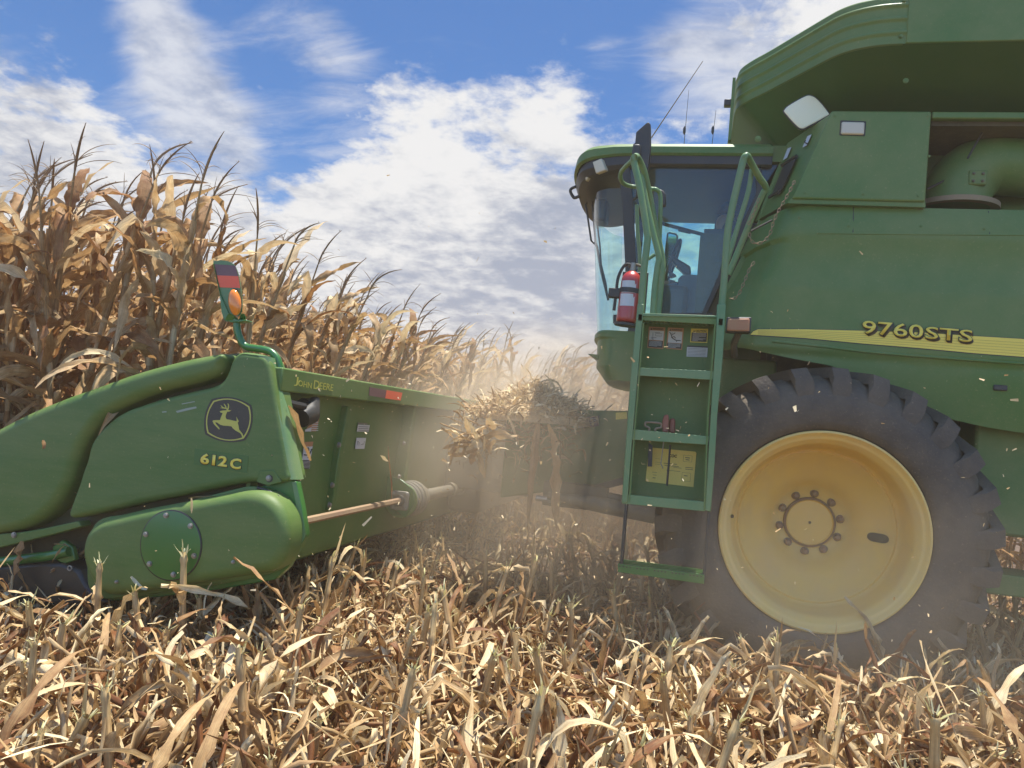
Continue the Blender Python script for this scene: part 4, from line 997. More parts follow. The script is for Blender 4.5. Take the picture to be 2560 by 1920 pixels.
for s in (-1, 1):
    h = skin_body('hand', [(hx-.39, hy+s*.14, hz_+.19), (hx-.44, hy+s*.14, hz_+.20), (hx-.49, hy+s*.155, hz_+.21), (hx-.51, hy+s*.15, hz_+.18), (hx-.49, hy+s*.14, hz_+.212), (hx-.515, hy+s*.138, hz_+.182), (hx-.488, hy+s*.125, hz_+.21), (hx-.51, hy+s*.122, hz_+.182), (hx-.48, hy+s*.112, hz_+.208), (hx-.498, hy+s*.11, hz_+.185), (hx-.43, hy+s*.105, hz_+.215), (hx-.46, hy+s*.09, hz_+.22)],
                  [(0, 1), (1, 2), (2, 3), (1, 4), (4, 5), (1, 6), (6, 7), (1, 8), (8, 9), (0, 10), (10, 11)], [.03, .032, .009, .008, .009, .008, .009, .008, .008, .007, .011, .009], M['skin'], None, 1); h.parent = per
hb = MB().lathe([(.005, .115), (.05, .10), (.085, .06), (.09, .02), (.088, .0)], (hx-.02, hy, hz_+.765), 'Z', 20).build('hair', M['hair'], None, smooth=1.2); hb.parent = per

# ================================================================ CORN HEADER
head = tag(empty('corn_header', (-2.3, 3.6, .7)), 'green corn harvesting header with rounded end divider, deer emblem and back beam', 'corn header')
def hown(o): o.parent = head; o.matrix_parent_inverse = Matrix.Translation(-Vector(head.location)); return o
YH = 3.42
# rear cover (with emblem): rounded at the front edge, turned rear face
cov = [Z1(*p) for p in [(1645, 658), (1742, 668), (1830, 684)]]+[Z1(*p) for p in [(1862, 740), (1905, 980), (1950, 1230), (1992, 1450)]]+[Z2(2015, 284)]+[Z2(*p) for p in [(1930, 300), (1800, 302), (1740, 290), (1600, 311), (1300, 375), (1000, 430), (700, 502), (500, 545), (466, 548)]]+[Z2(*p) for p in [(463, 520), (490, 430), (540, 300), (570, 190)]]+[Z1(*p) for p in [(590, 1440), (608, 1330), (640, 1260), (710, 1180), (800, 1105), (880, 1062), (1100, 990), (1300, 940), (1460, 905), (1530, 875), (1570, 805), (1590, 730), (1610, 685)]]
cxz = [(P(*p, Y=YH).x, P(*p, Y=YH).z) for p in cov]
def resample(poly, d=.012):
    out = []; n = len(poly)
    for i in range(n):
        a = np.array(poly[i]); b = np.array(poly[(i+1) % n]); k = max(1, int(np.linalg.norm(b-a)/d))
        for j in range(k): out.append(tuple(a+(b-a)*j/k))
    return out
def soften(poly, it=2):
    p = np.array(poly)
    for _ in range(it): p = .25*np.roll(p, 1, 0)+.5*p+.25*np.roll(p, -1, 0)
    return [tuple(a) for a in p]
cz = soften(resample(cxz), 6)
hown(MB().pillow(cz, YH, .15, .030, 6).build('rear_cover', M['green_plastic'], None, smooth=.9))
# rear face of the cover (lit strip)
e0 = P(*Z1(1852, 700), Y=YH+.02); e1 = P(*Z2(2022, 284), Y=YH+.015)
f0_ = P(*Z1(1935, 745), Y=YH+.15); f1_ = P(*Z2(2097, 266), Y=YH+.15)
ed = [Z1(1848, 692), Z1(1880, 860), Z1(1925, 1080), Z1(1975, 1340), Z1(2015, 1545)]
fd = [Z1(1925, 722), Z1(1958, 900), Z1(2000, 1080), Z1(2048, 1300), Z1(2096, 1543)]
r1 = [P(*p, Y=YH+.012) for p in ed]; r2 = [P(*p, Y=YH+.11) for p in fd]; r3 = [p+Vector((-.05, .12, 0)) for p in r2]; r0 = [p+Vector((-.045, -.008, 0)) for p in r1]
rm_ = [a.lerp(b, .5)+Vector((.012, 0, 0)) for a, b in zip(r1, r2)]
sm_rows = [smooth_path(r, 5) for r in (r0, r1, rm_, r2, r3)]
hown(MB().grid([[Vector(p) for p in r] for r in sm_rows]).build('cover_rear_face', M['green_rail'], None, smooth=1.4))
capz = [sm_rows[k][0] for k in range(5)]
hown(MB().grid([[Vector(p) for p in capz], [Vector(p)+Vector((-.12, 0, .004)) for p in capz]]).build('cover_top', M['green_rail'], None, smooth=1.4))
# front fender shell
fen = [Z1(-520, 1560), Z1(-300, 1360), Z1(-120, 1240)]+[Z1(*p) for p in [(0, 1176), (120, 1112), (250, 1052), (360, 1008), (480, 960), (600, 920), (710, 880), (860, 826), (980, 788), (1100, 755), (1300, 706), (1480, 674), (1555, 662)]]+[Z1(*p) for p in [(1558, 690), (1545, 735), (1520, 800), (1470, 838), (1400, 858), (1300, 886), (1100, 935), (960, 985), (850, 1035), (740, 1090), (650, 1170), (580, 1270), (530, 1370), (500, 1450), (470, 1560), (430, 1640)]]+[Z2(*p) for p in [(385, 440), (330, 505), (255, 565), (180, 605), (90, 632), (0, 648), (-200, 668), (-500, 690)]]
fz = [(P(*p, Y=YH-.01).x, P(*p, Y=YH-.01).z) for p in fen]
fz = soften(resample(fz), 8)
hown(MB().pillow(fz, YH-.012, .25, .055, 8).build('front_fender', M['green_plastic'], None, smooth=.9))
# channel and backing behind both shells
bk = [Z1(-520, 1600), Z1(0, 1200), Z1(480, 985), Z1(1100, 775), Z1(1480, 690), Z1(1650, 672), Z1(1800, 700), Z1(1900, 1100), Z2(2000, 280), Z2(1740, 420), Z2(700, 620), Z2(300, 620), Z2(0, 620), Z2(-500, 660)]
hown(MB().prism([P(*p, Y=YH+.12) for p in bk], (0, .04, 0)).build('backing_panel', mat('shaded_grimy_plastic', (.020, .030, .012), .6, dust=.12), None, smooth=None))  # recess shade and some grime put into the plastic's dark colour
# scuffs on the cover
for q in ([(1120, 1075), (1150, 1072), (1152, 1080), (1122, 1083)], [(1215, 1072), (1290, 1052), (1355, 1040), (1360, 1052), (1300, 1066), (1225, 1084)], [(1255, 1020), (1345, 1003), (1347, 1009), (1258, 1026)]):
    hown(MB().prism([P(*Z1(*p), Y=YH-.001) for p in q], (0, -.0006, 0)).build('scuff_mark', mat('scuffed_plastic', (.30, .33, .24), .7), None, smooth=None))
# lug and bolt at the lower corner
tab = [Z2(*p) for p in [(1772, 290), (1795, 215), (1890, 205), (1945, 290), (1850, 318)]]
hown(MB().prism([P(*p, Y=YH-.006) for p in tab], (0, .01, 0)).build('corner_tab', M['green_plastic'], None, bevel=.004))
mb = bolt(MB(), P(*Z2(1857, 264), Y=YH-.008), .011); hown(mb.build('corner_bolt', M['steel'], None))
hown(MB().lathe([(.019, 0), (.019, -.002), (.0005, -.002)], P(*Z2(1862, 266), Y=YH-.006), 'Y', 20).build('corner_washer', M['black'], None))
# --- end plate, flange and gear case
pl = [Z2(*p) for p in [(1990, 270), (2046, 288), (2080, 450), (2112, 655), (2105, 680), (2030, 800), (1990, 880), (1900, 965), (1500, 1035), (1100, 1085), (780, 1112), (700, 1095), (640, 1020), (640, 900), (1690, 740), (1770, 330)]]
hown(MB().prism([P(*p, Y=YH+.03) for p in pl], (0, .05, 0)).build('end_plate', M['green_bright'], None, bevel=.006))
rf = [Z2(2046, 288), Z2(2080, 450), Z2(2112, 655), Z2(2105, 680)]
q = [P(*p, Y=YH+.03) for p in rf]
fl = [Z2(2018, 292), Z2(2046, 450), Z2(2060, 620), Z2(2050, 760)]
hown(MB().grid([[P(*p, Y=YH+.028) for p in rf], [P(*p, Y=YH+.026) for p in fl]]).build('plate_flange', M['green_rail'], None, smooth=None))
gc = [(548, 790), (552, 730), (575, 655), (620, 595), (690, 553), (760, 533), (1000, 478), (1300, 422), (1600, 368), (1700, 353), (1790, 362), (1870, 400), (1930, 465), (1970, 550), (1984, 650), (1972, 760), (1935, 845), (1880, 900), (1800, 925), (1500, 972), (1200, 1022), (900, 1066), (780, 1082), (700, 1070), (640, 1020), (590, 940), (560, 860)]
g2 = soften(resample(O2(Z2, gc, 3.30, 5)), 2)
hown(MB().pillow(g2, 3.30, .15, .055, 8).build('gear_case_cover', M['green_plastic'], None, smooth=.9))
gf = [(650, 580), (1000, 500), (1600, 345), (1740, 322), (1860, 350), (1950, 410), (2010, 500), (2040, 620), (2030, 740), (1985, 840), (1910, 905), (1700, 965), (1200, 1045), (800, 1100), (680, 1085), (600, 980)]
hown(MB().pillow(soften(resample(O2(Z2, gf, 3.40, 5)), 2), 3.40, .04, .010, 3).build('gear_case_flange', M['green_plastic'], None, smooth=.9))
gr_ = smooth_path([P(*Z2(*p), Y=3.395) for p in [(1780, 330), (1870, 362), (1950, 430), (2002, 520), (2022, 630), (2005, 740), (1960, 830), (1890, 892)]], 6)
hown(MB().tube(gr_, .007, 8).build('case_seal', M['black'], None))
for (u, v, yy_, r_) in ((1918, 398, 3.388, .011), (2012, 632, 3.388, .011), (1893, 882, 3.388, .011), (1613, 843, 3.30, .007), (808, 980, 3.30, .007)):
    hown(bolt(MB(), P(*Z2(u, v), Y=yy_), r_, h=.010).build('case_bolt', M['steel'], None))
dc = P(*Z2(1181, 727), Y=3.298)
rD = (P(*Z2(1384, 727), Y=3.298).x-P(*Z2(978, 727), Y=3.298).x)/2*1.0
hown(MB().lathe([(rD+.004, .004), (rD+.004, -.004), (rD, -.005), (.0005, -.005)], dc, 'Y', 64).build('inspection_cover', M['green_bright'], None, smooth=.6))
hown(MB().lathe([(rD+.009, .004), (rD+.009, -.002), (rD+.003, -.0045)], dc, 'Y', 64).build('cover_gasket', M['black'], None))
for (u, v) in ((1148, 521), (1317, 594), (1342, 801), (1199, 930), (1034, 856), (1009, 651)):
    hown(bolt(MB(), P(*Z2(u, v), Y=3.292), .0105, h=.009).build('cover_bolt', M['steel'], None))
# lower rails, hinge tube, skid under the fender
hown(MB().prism([P(*Z2(*p), Y=3.43) for p in [(-500, 700), (0, 650), (130, 640), (300, 612), (540, 560), (560, 600), (380, 650), (220, 690), (0, 745), (-500, 800)]], (0, .08, 0)).build('lower_rail', M['green_plastic'], None, bevel=.006))
hown(bolt(MB(), P(*Z2(97, 656), Y=3.425), .012).build('rail_bolt', M['steel'], None))
hown(MB().tube([P(*Z2(-500, 900), Y=3.46), P(*Z2(0, 842), Y=3.46), P(*Z2(350, 800), Y=3.46), P(*Z2(480, 770), Y=3.46)], .026, 14).build('hinge_tube', M['green_bright'], None))
hown(MB().prism([P(*Z2(*p), Y=3.47) for p in [(360, 740), (430, 690), (500, 740), (520, 830), (440, 860), (370, 820)]], (0, .03, 0)).build('hinge_bracket', M['green_bright'], None, bevel=.006))
hown(MB().tube([P(*Z2(482+14*math.cos(t), 886+16*math.sin(t)), Y=3.44) for t in np.linspace(0, 6.28, 13)[:-1]], .004, 6, closed=True).build('pin_ring', M['steel'], None))
sk = [P(*Z2(*p), Y=3.45) for p in [(-500, 900), (0, 872), (260, 850), (420, 850), (540, 900), (600, 1010), (680, 1090), (760, 1120), (640, 1150), (300, 1142), (0, 1135), (-500, 1120)]]
hown(MB().prism(sk, (0, .35, 0)).build('skid', M['black'], None, bevel=.02))
# dark row-unit side behind the gap
hown(MB().prism([P(*Z2(*p), Y=3.60) for p in [(-500, 640), (640, 480), (700, 900), (-500, 960)]], (0, .04, 0)).build('row_unit_side', M['inside'], None))
# --- deer emblem
YE = YH-.0012
def ze(px, push=0.): return [P(*ZE(*p), Y=YE-push) for p in px]
def epart(name, px, m, push, k=0, holes=None):
    if k: px = [tuple(a) for a in smooth_path(px, k, True)]
    return hown(MB().prism(ze(px, push), (0, -.0008, 0)).build(name, m, None, smooth=None))
corn = [(285, 195), (1012, 308), (898, 952), (165, 842)]
def barrel(cs, bul, k=8):
    out = []
    for i in range(4):
        a = np.array(cs[i], float); b = np.array(cs[(i+1) % 4], float); d = b-a; nn_ = np.array((d[1], -d[0]))/np.linalg.norm(d)
        for j in range(k):
            t = j/k; out.append(tuple(a+d*t+nn_*bul[i]*4*t*(1-t)))
    return out
def scl(cs, s): c0 = np.mean(cs, 0); return [tuple(c0+(np.array(c)-c0)*s) for c in cs]
bul = (100, 80, 95, 80)
epart('emblem_field', barrel(scl(corn, 1.13), bul), M['decal_dark'], 0)
ro, ri = barrel(scl(corn, 1.03), bul), barrel(scl(corn, .965), bul)
mb = MB().grid([ze(ro+ro[:1], .0018), ze(ri+ri[:1], .0018)]); hown(mb.build('emblem_ring', M['emblem_yellow'], None, smooth=None))
deer = [(412, 400), (418, 418), (440, 430), (472, 434), (458, 470), (436, 520), (416, 582), (330, 584), (272, 588), (262, 606), (290, 665), (340, 720), (372, 752), (395, 776), (408, 772), (398, 738), (350, 685), (318, 640), (322, 626), (360, 632), (388, 655), (430, 682), (500, 698), (580, 702), (655, 712), (680, 750), (740, 800), (830, 850), (862, 890), (880, 948), (900, 950), (905, 925), (880, 862), (840, 812), (812, 782), (800, 700), (782, 640), (803, 608), (792, 580), (772, 548), (755, 512), (762, 566), (762, 606), (700, 596), (630, 578), (555, 565), (538, 545), (530, 505), (545, 455), (566, 408), (612, 405), (648, 380), (608, 378), (584, 374), (602, 322), (604, 270), (584, 236), (572, 238), (584, 285), (572, 335), (556, 348), (542, 292), (508, 245), (492, 246), (520, 298), (528, 328), (484, 316), (452, 290), (428, 270), (446, 306), (462, 322), (412, 330), (480, 340), (540, 350), (560, 372), (540, 380), (470, 384)]
epart('emblem_deer', deer, M['emblem_yellow'], .0018)
# model plate
Yd = YE-.0005
def htext(name, body, p0, p1, pt, m, push, grow, Zf=ZE, Y=YE, sh=0, sp=1.0, nrm_=(0, -1, 0), X=None):
    kw = dict(X=X) if X is not None else dict(Y=Y-push)
    a, b, c = P(*Zf(*p0), **kw), P(*Zf(*p1), **kw), P(*Zf(*pt), **kw)
    if X is not None:
        for v_ in (a, b, c): v_.x += push
    return hown(text_part(name, body, a, b, c, m, None, grow=grow, shear=sh, spacing=sp))
epart('model_plate', [(-105, 1170), (1010, 1322), (975, 1680), (-130, 1500)], mat('decal_green', (.045, .125, .022), .3), -.0004)
for m, push, g, e in ((M['decal_dark'], .002, .07, 14), (M['yellow'], .0035, .035, 0)):
    htext('model_lettering', '612', (0-e, 1486+e), (555+e, 1560+e), (22-e, 1262-e), m, push, g)
    htext('model_lettering', 'C', (612-e, 1590+e), (838+e, 1610+e), (636-e, 1366-e), m, push, g)
# --- back beam, sheet, ribs
XB = -2.0
zt = 1.517; zbm = 1.398; y_far = 9.9
hown(MB().box((XB-.16, 3.47, zbm), (XB, y_far, zt)).build('back_beam', M['green'], None, bevel=.008))
hown(MB().box((XB-.135, 3.47, .50), (XB-.115, y_far, zbm)).build('back_sheet', M['green'], None))
hown(MB().prism([(XB-.14, 3.6, .52), (XB-.14, 3.6, .46), (XB-.4, 3.6, .34), (XB-.9, 3.6, .34), (XB-.9, 3.6, .40), (XB-.38, 3.6, .40)], (0, y_far-3.6, 0)).build('auger_trough', M['green'], None, bevel=.01))
def Zp(x, y): return (700+x*.1808, 920+y*.1808)
def pb(p, X): return P(*Zp(*p), X=X)
XS = XB-.112
def rib(px, w, name, m, X=XS, d=.05):
    q = [P(*p, X=X) for p in px]
    return hown(MB().prism([(X-.01, a.y-w/2, a.z) for a in q]+[(X-.01, a.y+w/2, a.z) for a in q[::-1]], (d, 0, 0)).build(name, m, None, bevel=.006))
rib([(860, 1015), (835, 1150), (818, 1275)], .05, 'sheet_rib', M['green_dusty'])
rib([(1017, 1005), (1000, 1120), (985, 1215)], .07, 'sheet_rib', M['green_dusty'], d=.09)
rib([(1170, 1050), (1165, 1180)], .07, 'sheet_rib', M['green_dusty'])
for p in (pb((805, 1062), XS+.045), pb((712, 1618), XS+.045), P(822, 1262, X=XS+.045), pb((1705, 1040), XS+.085), pb((1640, 1500), XS+.085)):
    hown(bolt(MB(), p, .013, 'X', .014).build('rib_bolt', M['steel'], None))
def ontile(px, m, name='safety_label', X=XS, push=.004): return hown(MB().prism([pb(p, X+push) for p in px], (.0008, 0, 0)).build(name, m, None, smooth=None))
ontile([(342, 1022), (462, 1018), (445, 1085), (328, 1088)], M['orange']); ontile([(328, 1086), (450, 1083), (420, 1275), (305, 1270)], M['white']); ontile([(305, 1270), (420, 1275), (402, 1395), (295, 1390)], M['decal_dark'])
for k in range(6): ontile([(308, 1283+k*18), (415, 1290+k*18), (413, 1295+k*18), (306, 1288+k*18)], M['white'], 'label_line', push=.006)
ontile([(1078, 783), (1240, 790), (1225, 880), (1062, 878)], M['white']); ontile([(1082, 755), (1208, 762), (1205, 784), (1080, 780)], M['grey'], 'label_field')
for k in range(3): ontile([(1085, 805+k*25), (1225, 812+k*25), (1223, 820+k*25), (1083, 813+k*25)], M['grey'], 'label_line', push=.006)
ontile([(1058, 965), (1190, 966), (1165, 1118), (1036, 1118)], M['white'])
for q in ([(1065, 1070), (1075, 1010), (1095, 1030), (1090, 1070)], [(1120, 1060), (1160, 1050), (1165, 1010)]): hown(MB().tube([pb(p, XS+.006) for p in q], .002, 5).build('label_picture', M['grey'], None))
hown(MB().tube([pb(p, XS+.006) for p in [(340, 1110), (395, 1105), (400, 1180), (370, 1205), (330, 1200)]], .0035, 5).build('label_picture', M['decal_dark'], None)); hown(MB().tube([pb(p, XS+.006) for p in [(440, 1120), (385, 1240)]], .004, 5).build('label_picture', M['decal_dark'], None))
ontile([(435, 700), (540, 700), (500, 875), (340, 878), (420, 760)], M['orange']); ontile([(350, 850), (435, 820), (430, 878), (345, 878)], M['white'], push=.006)
for k in range(5): ontile([(440, 745+k*28), (528, 745+k*28), (526, 755+k*28), (438, 755+k*28)], M['white'], 'label_line', push=.006)
# black end flap behind the cover
hown(MB().tube([pb((330, 540), XS+.06), pb((420, 500), XS+.06), pb((400, 640), XS+.10), pb((290, 700), XS+.10)], [.05, .06, .06, .05], 12).build('hydraulic_valve', M['black'], None))
hown(MB().tube([pb((100, 480), XS+.1), pb((330, 530), XS+.1)], .02, 8).build('hose', M['black'], None))
# reflector and lettering on the beam
def onbeam(px, m, name): return hown(MB().prism([pb(p, XB+.001) for p in px], (.002, 0, 0)).build(name, m, None, smooth=None))
onbeam([(1235, 262), (1470, 305), (1452, 418), (1228, 380)], M['maroon'], 'reflector'); onbeam([(1470, 305), (1690, 342), (1665, 450), (1450, 420)], M['orange_ref'], 'reflector')
for (b_, p0, p1, pt_) in (('J', (188, 246), (240, 250), (240-40, 120)), ('OHN', (245, 245), (430, 285), (252, 165)), ('D', (458, 286), (535, 295), (470, 168)), ('EERE', (540, 290), (727, 318), (550, 198))):
    htext('beam_lettering', b_, p0, p1, pt_, M['emblem_yellow'], .002, .0, Zf=Zp, X=XB+.001)
# bearing, shield and drive shaft
zs = CAM_H-.317*2.0
ys = P(1000, 1250, X=XB).y
xs_ = XB
hown(MB().tube([(xs_, 3.44, zs), (xs_, ys, zs)], .021, 6).build('hex_shaft', M['rust'], None, smooth=None))
mb = MB().pillow(soften(resample([(xs_-.068, zs-.068), (xs_+.068, zs-.068), (xs_+.068, zs+.068), (xs_-.068, zs+.068)], .01), 5), ys-.012, .02, .006, 3)
hown(mb.build('bearing_flange', M['steel'], None, smooth=.9))
mb = MB()
for a in (-1, 1):
    for b in (-1, 1): bolt(mb, (xs_+a*.048, ys-.013, zs+b*.048), .011, h=.012)
hown(mb.build('flange_bolt', M['steel'], None))
hown(MB().lathe([(.042, -.03), (.042, 0), (.032, -.031), (.024, -.031)], (xs_, ys, zs), 'Y', 24).build('bearing_hub', M['grey'], None))
pr = [(.085, .015), (.118, .03), (.118, .05), (.128, .055), (.128, .085), (.120, .09), (.120, .11), (.130, .115), (.130, .15), (.122, .155), (.122, .18), (.132, .185), (.132, .23), (.120, .25), (.10, .34), (.085, .40), (.06, .42)]
hown(MB().lathe([(.105, -.004), (.125, .0), (.125, .012), (.085, .02)], (xs_, ys+.01, zs), 'Y', 40).build('shield_plate', M['green'], None))
hown(MB().lathe(pr, (xs_, ys+.015, zs), 'Y', 48).build('shaft_shield', M['grey'], None, smooth=.5))
hown(MB().prism([(xs_-.11, ys+.005, zs-.02), (xs_-.12, ys+.005, zs+.16), (xs_-.02, ys+.005, zs+.155), (xs_+.09, ys+.005, zs+.09), (xs_+.11, ys+.005, zs), (xs_+.05, ys+.005, zs-.12)], (0, .014, 0)).build('bearing_bracket', M['green_bright'], None, bevel=.004))
hown(MB().tube([(xs_, ys+.38, zs), (xs_, ys+.9, zs), (xs_, ys+1.9, zs)], [.045, .045, .04], 20).build('drive_shaft', M['grey'], None))
for dy in (1.15, 1.42): hown(MB().tube([(xs_, ys+dy, zs), (xs_, ys+dy+.08, zs)], [.062, .062], 20).build('shaft_joint', M['grey'], None))
hown(MB().box((XB-.1, 6.7, .5), (XB+.2, 8.6, 1.30)).build('gearbox', M['black_steel'], None, bevel=.04))
hown(MB().box((XB-.1, 6.55, .72), (-1.33, 7.3, 1.40)).build('feeder_frame', M['black_steel'], None, bevel=.02))
# dividers and row units along the header (mostly behind the near end)
for k in range(1, 9):
    yk = 3.62+.76*k
    secs = []
    for t, hw, zz_, zb2 in ((0, .17, 1.02, .75), (.4, .16, .86, .45), (.8, .11, .55, .22), (1.2, .03, .22, .12)):
        x = XB-.55-t; secs.append([(x, yk-hw, zb2), (x, yk-hw*.7, zb2+(zz_-zb2)*.75), (x, yk, zz_), (x, yk+hw*.7, zb2+(zz_-zb2)*.75), (x, yk+hw, zb2)])
    hown(MB().grid(secs).build('snout', M['green_plastic'], None, smooth=1.2))
    hown(MB().box((XB-1.0, yk-.46, .38), (XB-.35, yk-.30, .62)).build('row_unit', M['black_steel'], None, bevel=.02))
hown(MB().lathe([(.12, 3.6), (.12, y_far)], (XB-.5, 0, .75), 'Y', 24).build('auger_tube', M['green_dusty'], None))
# far end plate
hown(MB().box((XB-1.4, y_far-.04, .4), (XB, y_far, 1.5)).build('end_plate', M['green'], None))
# --- hazard lamp arm, flag and amber lamp
YLp = 3.50
def zl(px, Y=YLp): return [P(*ZL(*p), Y=Y) for p in px]
arm = smooth_path(zl([(975, 1500), (968, 1430), (935, 1340), (870, 1272), (780, 1240), (660, 1222), (570, 1205), (510, 1150), (468, 1050), (450, 960), (452, 870)]), 6)
hown(MB().tube([Vector(a) for a in arm], .0185, 16).build('lamp_arm', M['green_bright'], None, smooth=1.2))
flag = [(162, 180), (195, 160), (260, 150), (340, 160), (400, 190), (440, 240), (470, 330), (500, 480), (514, 620), (514, 740), (490, 810), (400, 860), (350, 800), (245, 540)]
fl_ = [tuple(a) for a in smooth_path(flag, 3, True)]
hown(MB().prism(zl(fl_, YLp+.012), (0, .004, 0)).build('flag_plate', M['green_rail'], None, smooth=None))
hown(MB().prism(zl([(160, 185), (245, 560), (350, 800), (410, 862), (330, 898), (295, 880), (262, 780), (240, 560)], YLp+.004), (0, .008, 0)).build('flag_fold', M['green_bright'], None, smooth=None))
hown(MB().prism(zl([(172, 196), (432, 214), (466, 343), (204, 333)], YLp+.010), (0, .001, 0)).build('flag_stripe', M['maroon'], None, smooth=None))
hown(MB().prism(zl([(204, 333), (466, 343), (490, 488), (242, 480)], YLp+.010), (0, .001, 0)).build('flag_stripe', M['orange_ref'], None, smooth=None))
lc = P(*ZL(424, 665), Y=YLp-.02); tilt = -.16
mb = MB(); rws = []
for i in range(13):
    ph = math.pi*i/12; rws.append([])
    for j in range(25):
        th = 2*math.pi*j/24; x = .036*math.sin(ph)*math.cos(th); y = .022*math.sin(ph)*math.sin(th); z = .068*math.cos(ph)
        rws[-1].append((lc.x+x*math.cos(tilt)+z*math.sin(-tilt)*-1, lc.y+y, lc.z+z*math.cos(tilt)+x*math.sin(tilt)))
mb.grid(rws); hown(mb.build('amber_lamp', M['amber'], None, smooth=1.5))
hown(MB().tube([lc+Vector((-.02, .02, .06)), lc+Vector((-.018, .02, .074))], [.016, .012], 12).build('lamp_cap', M['black'], None))
cup = [[P(*ZL(*p), Y=YLp-.03+.03*abs(k)) for p in row] for k, row in ((0, [(345, 800), (400, 812), (440, 850), (475, 868), (500, 805), (540, 800)]), (1, [(300, 878), (360, 890), (430, 892), (480, 888), (540, 880), (566, 850)]))]
hown(MB().grid([[Vector(a) for a in smooth_path(r, 3)] for r in cup]).build('lamp_cup', M['green_bright'], None))
hown(MB().prism(zl([(350, 885), (480, 872), (560, 875), (568, 888), (480, 902), (360, 905)], YLp-.03), (0, .06, 0)).build('lamp_base', M['green_bright'], None, bevel=.003))
hown(MB().tube([lc+Vector((.012, 0, -.06)), P(*ZL(462, 875), Y=YLp-.01)], .007, 8).build('lamp_stem', M['orange'], None))

# ================================================================ VEGETATION
LU = [None]     # across-the-leaf coordinate of the piece made last
class VM:
    """numpy mesh accumulator of quads with a per-vertex tint"""
    def __init__(s): s.v = []; s.f = []; s.t = []; s.m = []; s.u = []; s.n = 0
    def add(s, v, f, t, m=0, u=None):
        if u is None: u = LU[0] if (LU[0] is not None and len(LU[0]) == len(v)) else np.zeros(len(v))
        s.u.append(u)
        s.v.append(v); s.f.append(f+s.n); s.t.append(np.broadcast_to(np.asarray(t, float), (len(v),)).copy()); s.m.append(np.full(len(f), m)); s.n += len(v)
    def data(s): return (np.concatenate(s.v), np.concatenate(s.f), np.concatenate(s.t), np.concatenate(s.m), np.concatenate(s.u))
def mesh_from(name, data, mats):
    v, f, t, m = data[:4]
    me = bpy.data.meshes.new(name); me.vertices.add(len(v)); me.vertices.foreach_set('co', v.astype(np.float32).ravel())
    me.loops.add(4*len(f)); me.loops.foreach_set('vertex_index', f.astype(np.int32).ravel())
    me.polygons.add(len(f)); me.polygons.foreach_set('loop_start', np.arange(0, 4*len(f), 4, dtype=np.int32))
    me.polygons.foreach_set('material_index', m.astype(np.int32))
    a = me.attributes.new('tint', 'FLOAT', 'POINT'); a.data.foreach_set('value', t.astype(np.float32))
    if len(data) > 4:
        a = me.attributes.new('across', 'FLOAT', 'POINT'); a.data.foreach_set('value', data[4].astype(np.float32))
    for x in mats: me.materials.append(x)
    me.update(calc_edges=True); me.validate(); me.shade_smooth(); return me
def strip_quads(rows, w):
    i = np.arange(rows-1)[:, None]*w+np.arange(w-1)[None, :]; i = i.ravel()
    return np.stack([i, i+1, i+w+1, i+w], 1)
def ribbon(p0, az, el, length, width, droop, n=9, w=3, twist=0., fold=.35, crump=.25, curl=0., wind=(0, 0), taper=1.0, kink=None, tipw=.0):
    """a dry leaf: starts at p0, heads off at azimuth/elevation, bends down by droop (radians in total)"""
    P_ = []; p = np.array(p0, float); st = length/(n-1); e = el; a = az
    dirs = []
    for i in range(n):
        P_.append(p.copy()); t = i/(n-1)
        if kink is not None and abs(t-kink) < .5/(n-1)+1e-6: e -= rng.uniform(.8, 1.7)
        d = np.array((math.cos(a)*math.cos(e), math.sin(a)*math.cos(e), math.sin(e))); dirs.append(d)
        p = p+d*st+np.array((wind[0], wind[1], 0))*st*t
        e -= droop/(n-1)*(.4+1.2*t)+rng.normal(0, .06); e = max(e, -1.5); a += curl/(n-1)+rng.normal(0, .07)
    P_ = np.array(P_); dirs = np.array(dirs)
    T = np.linspace(0, 1, n); W_ = width*np.clip(np.minimum(.45+T*3.0, 1.0), 0, 1)*np.clip((1-T**2.2)**.8*(1-tipw)+tipw, .04, 1)*taper
    side = np.cross(dirs, (0, 0, 1.)); side /= (np.linalg.norm(side, axis=1)[:, None]+1e-6); nor = np.cross(side, dirs)
    th = twist*T+rng.uniform(-.3, .3); c, s = np.cos(th)[:, None], np.sin(th)[:, None]; S = side*c+nor*s; N_ = nor*c-side*s
    fo = fold+crump*rng.normal(0, 1, (n, 2))
    V = np.zeros((n, w, 3)); ph_ = rng.uniform(0, 6.28, 2); rf_ = rng.uniform(.05, .22); off_ = rng.uniform(0, 40)
    LU[0] = (np.tile(np.linspace(-1, 1, w), n)*width*12+off_)
    for j, u in enumerate(np.linspace(-1, 1, w)):
        if u == 0: V[:, j] = P_; continue
        f_ = fo[:, 0 if u < 0 else 1]
        V[:, j] = P_+S*(u*W_/2*np.cos(f_))[:, None]+N_*(abs(u)*W_/2*np.sin(f_))[:, None]+N_*(np.sin(T*rng.uniform(14, 26)+ph_[0 if u < 0 else 1])*rf_*abs(u)*W_)[:, None]+rng.normal(0, .035, (n, 3))*W_[:, None]
    return V.reshape(-1, 3), strip_quads(n, w)
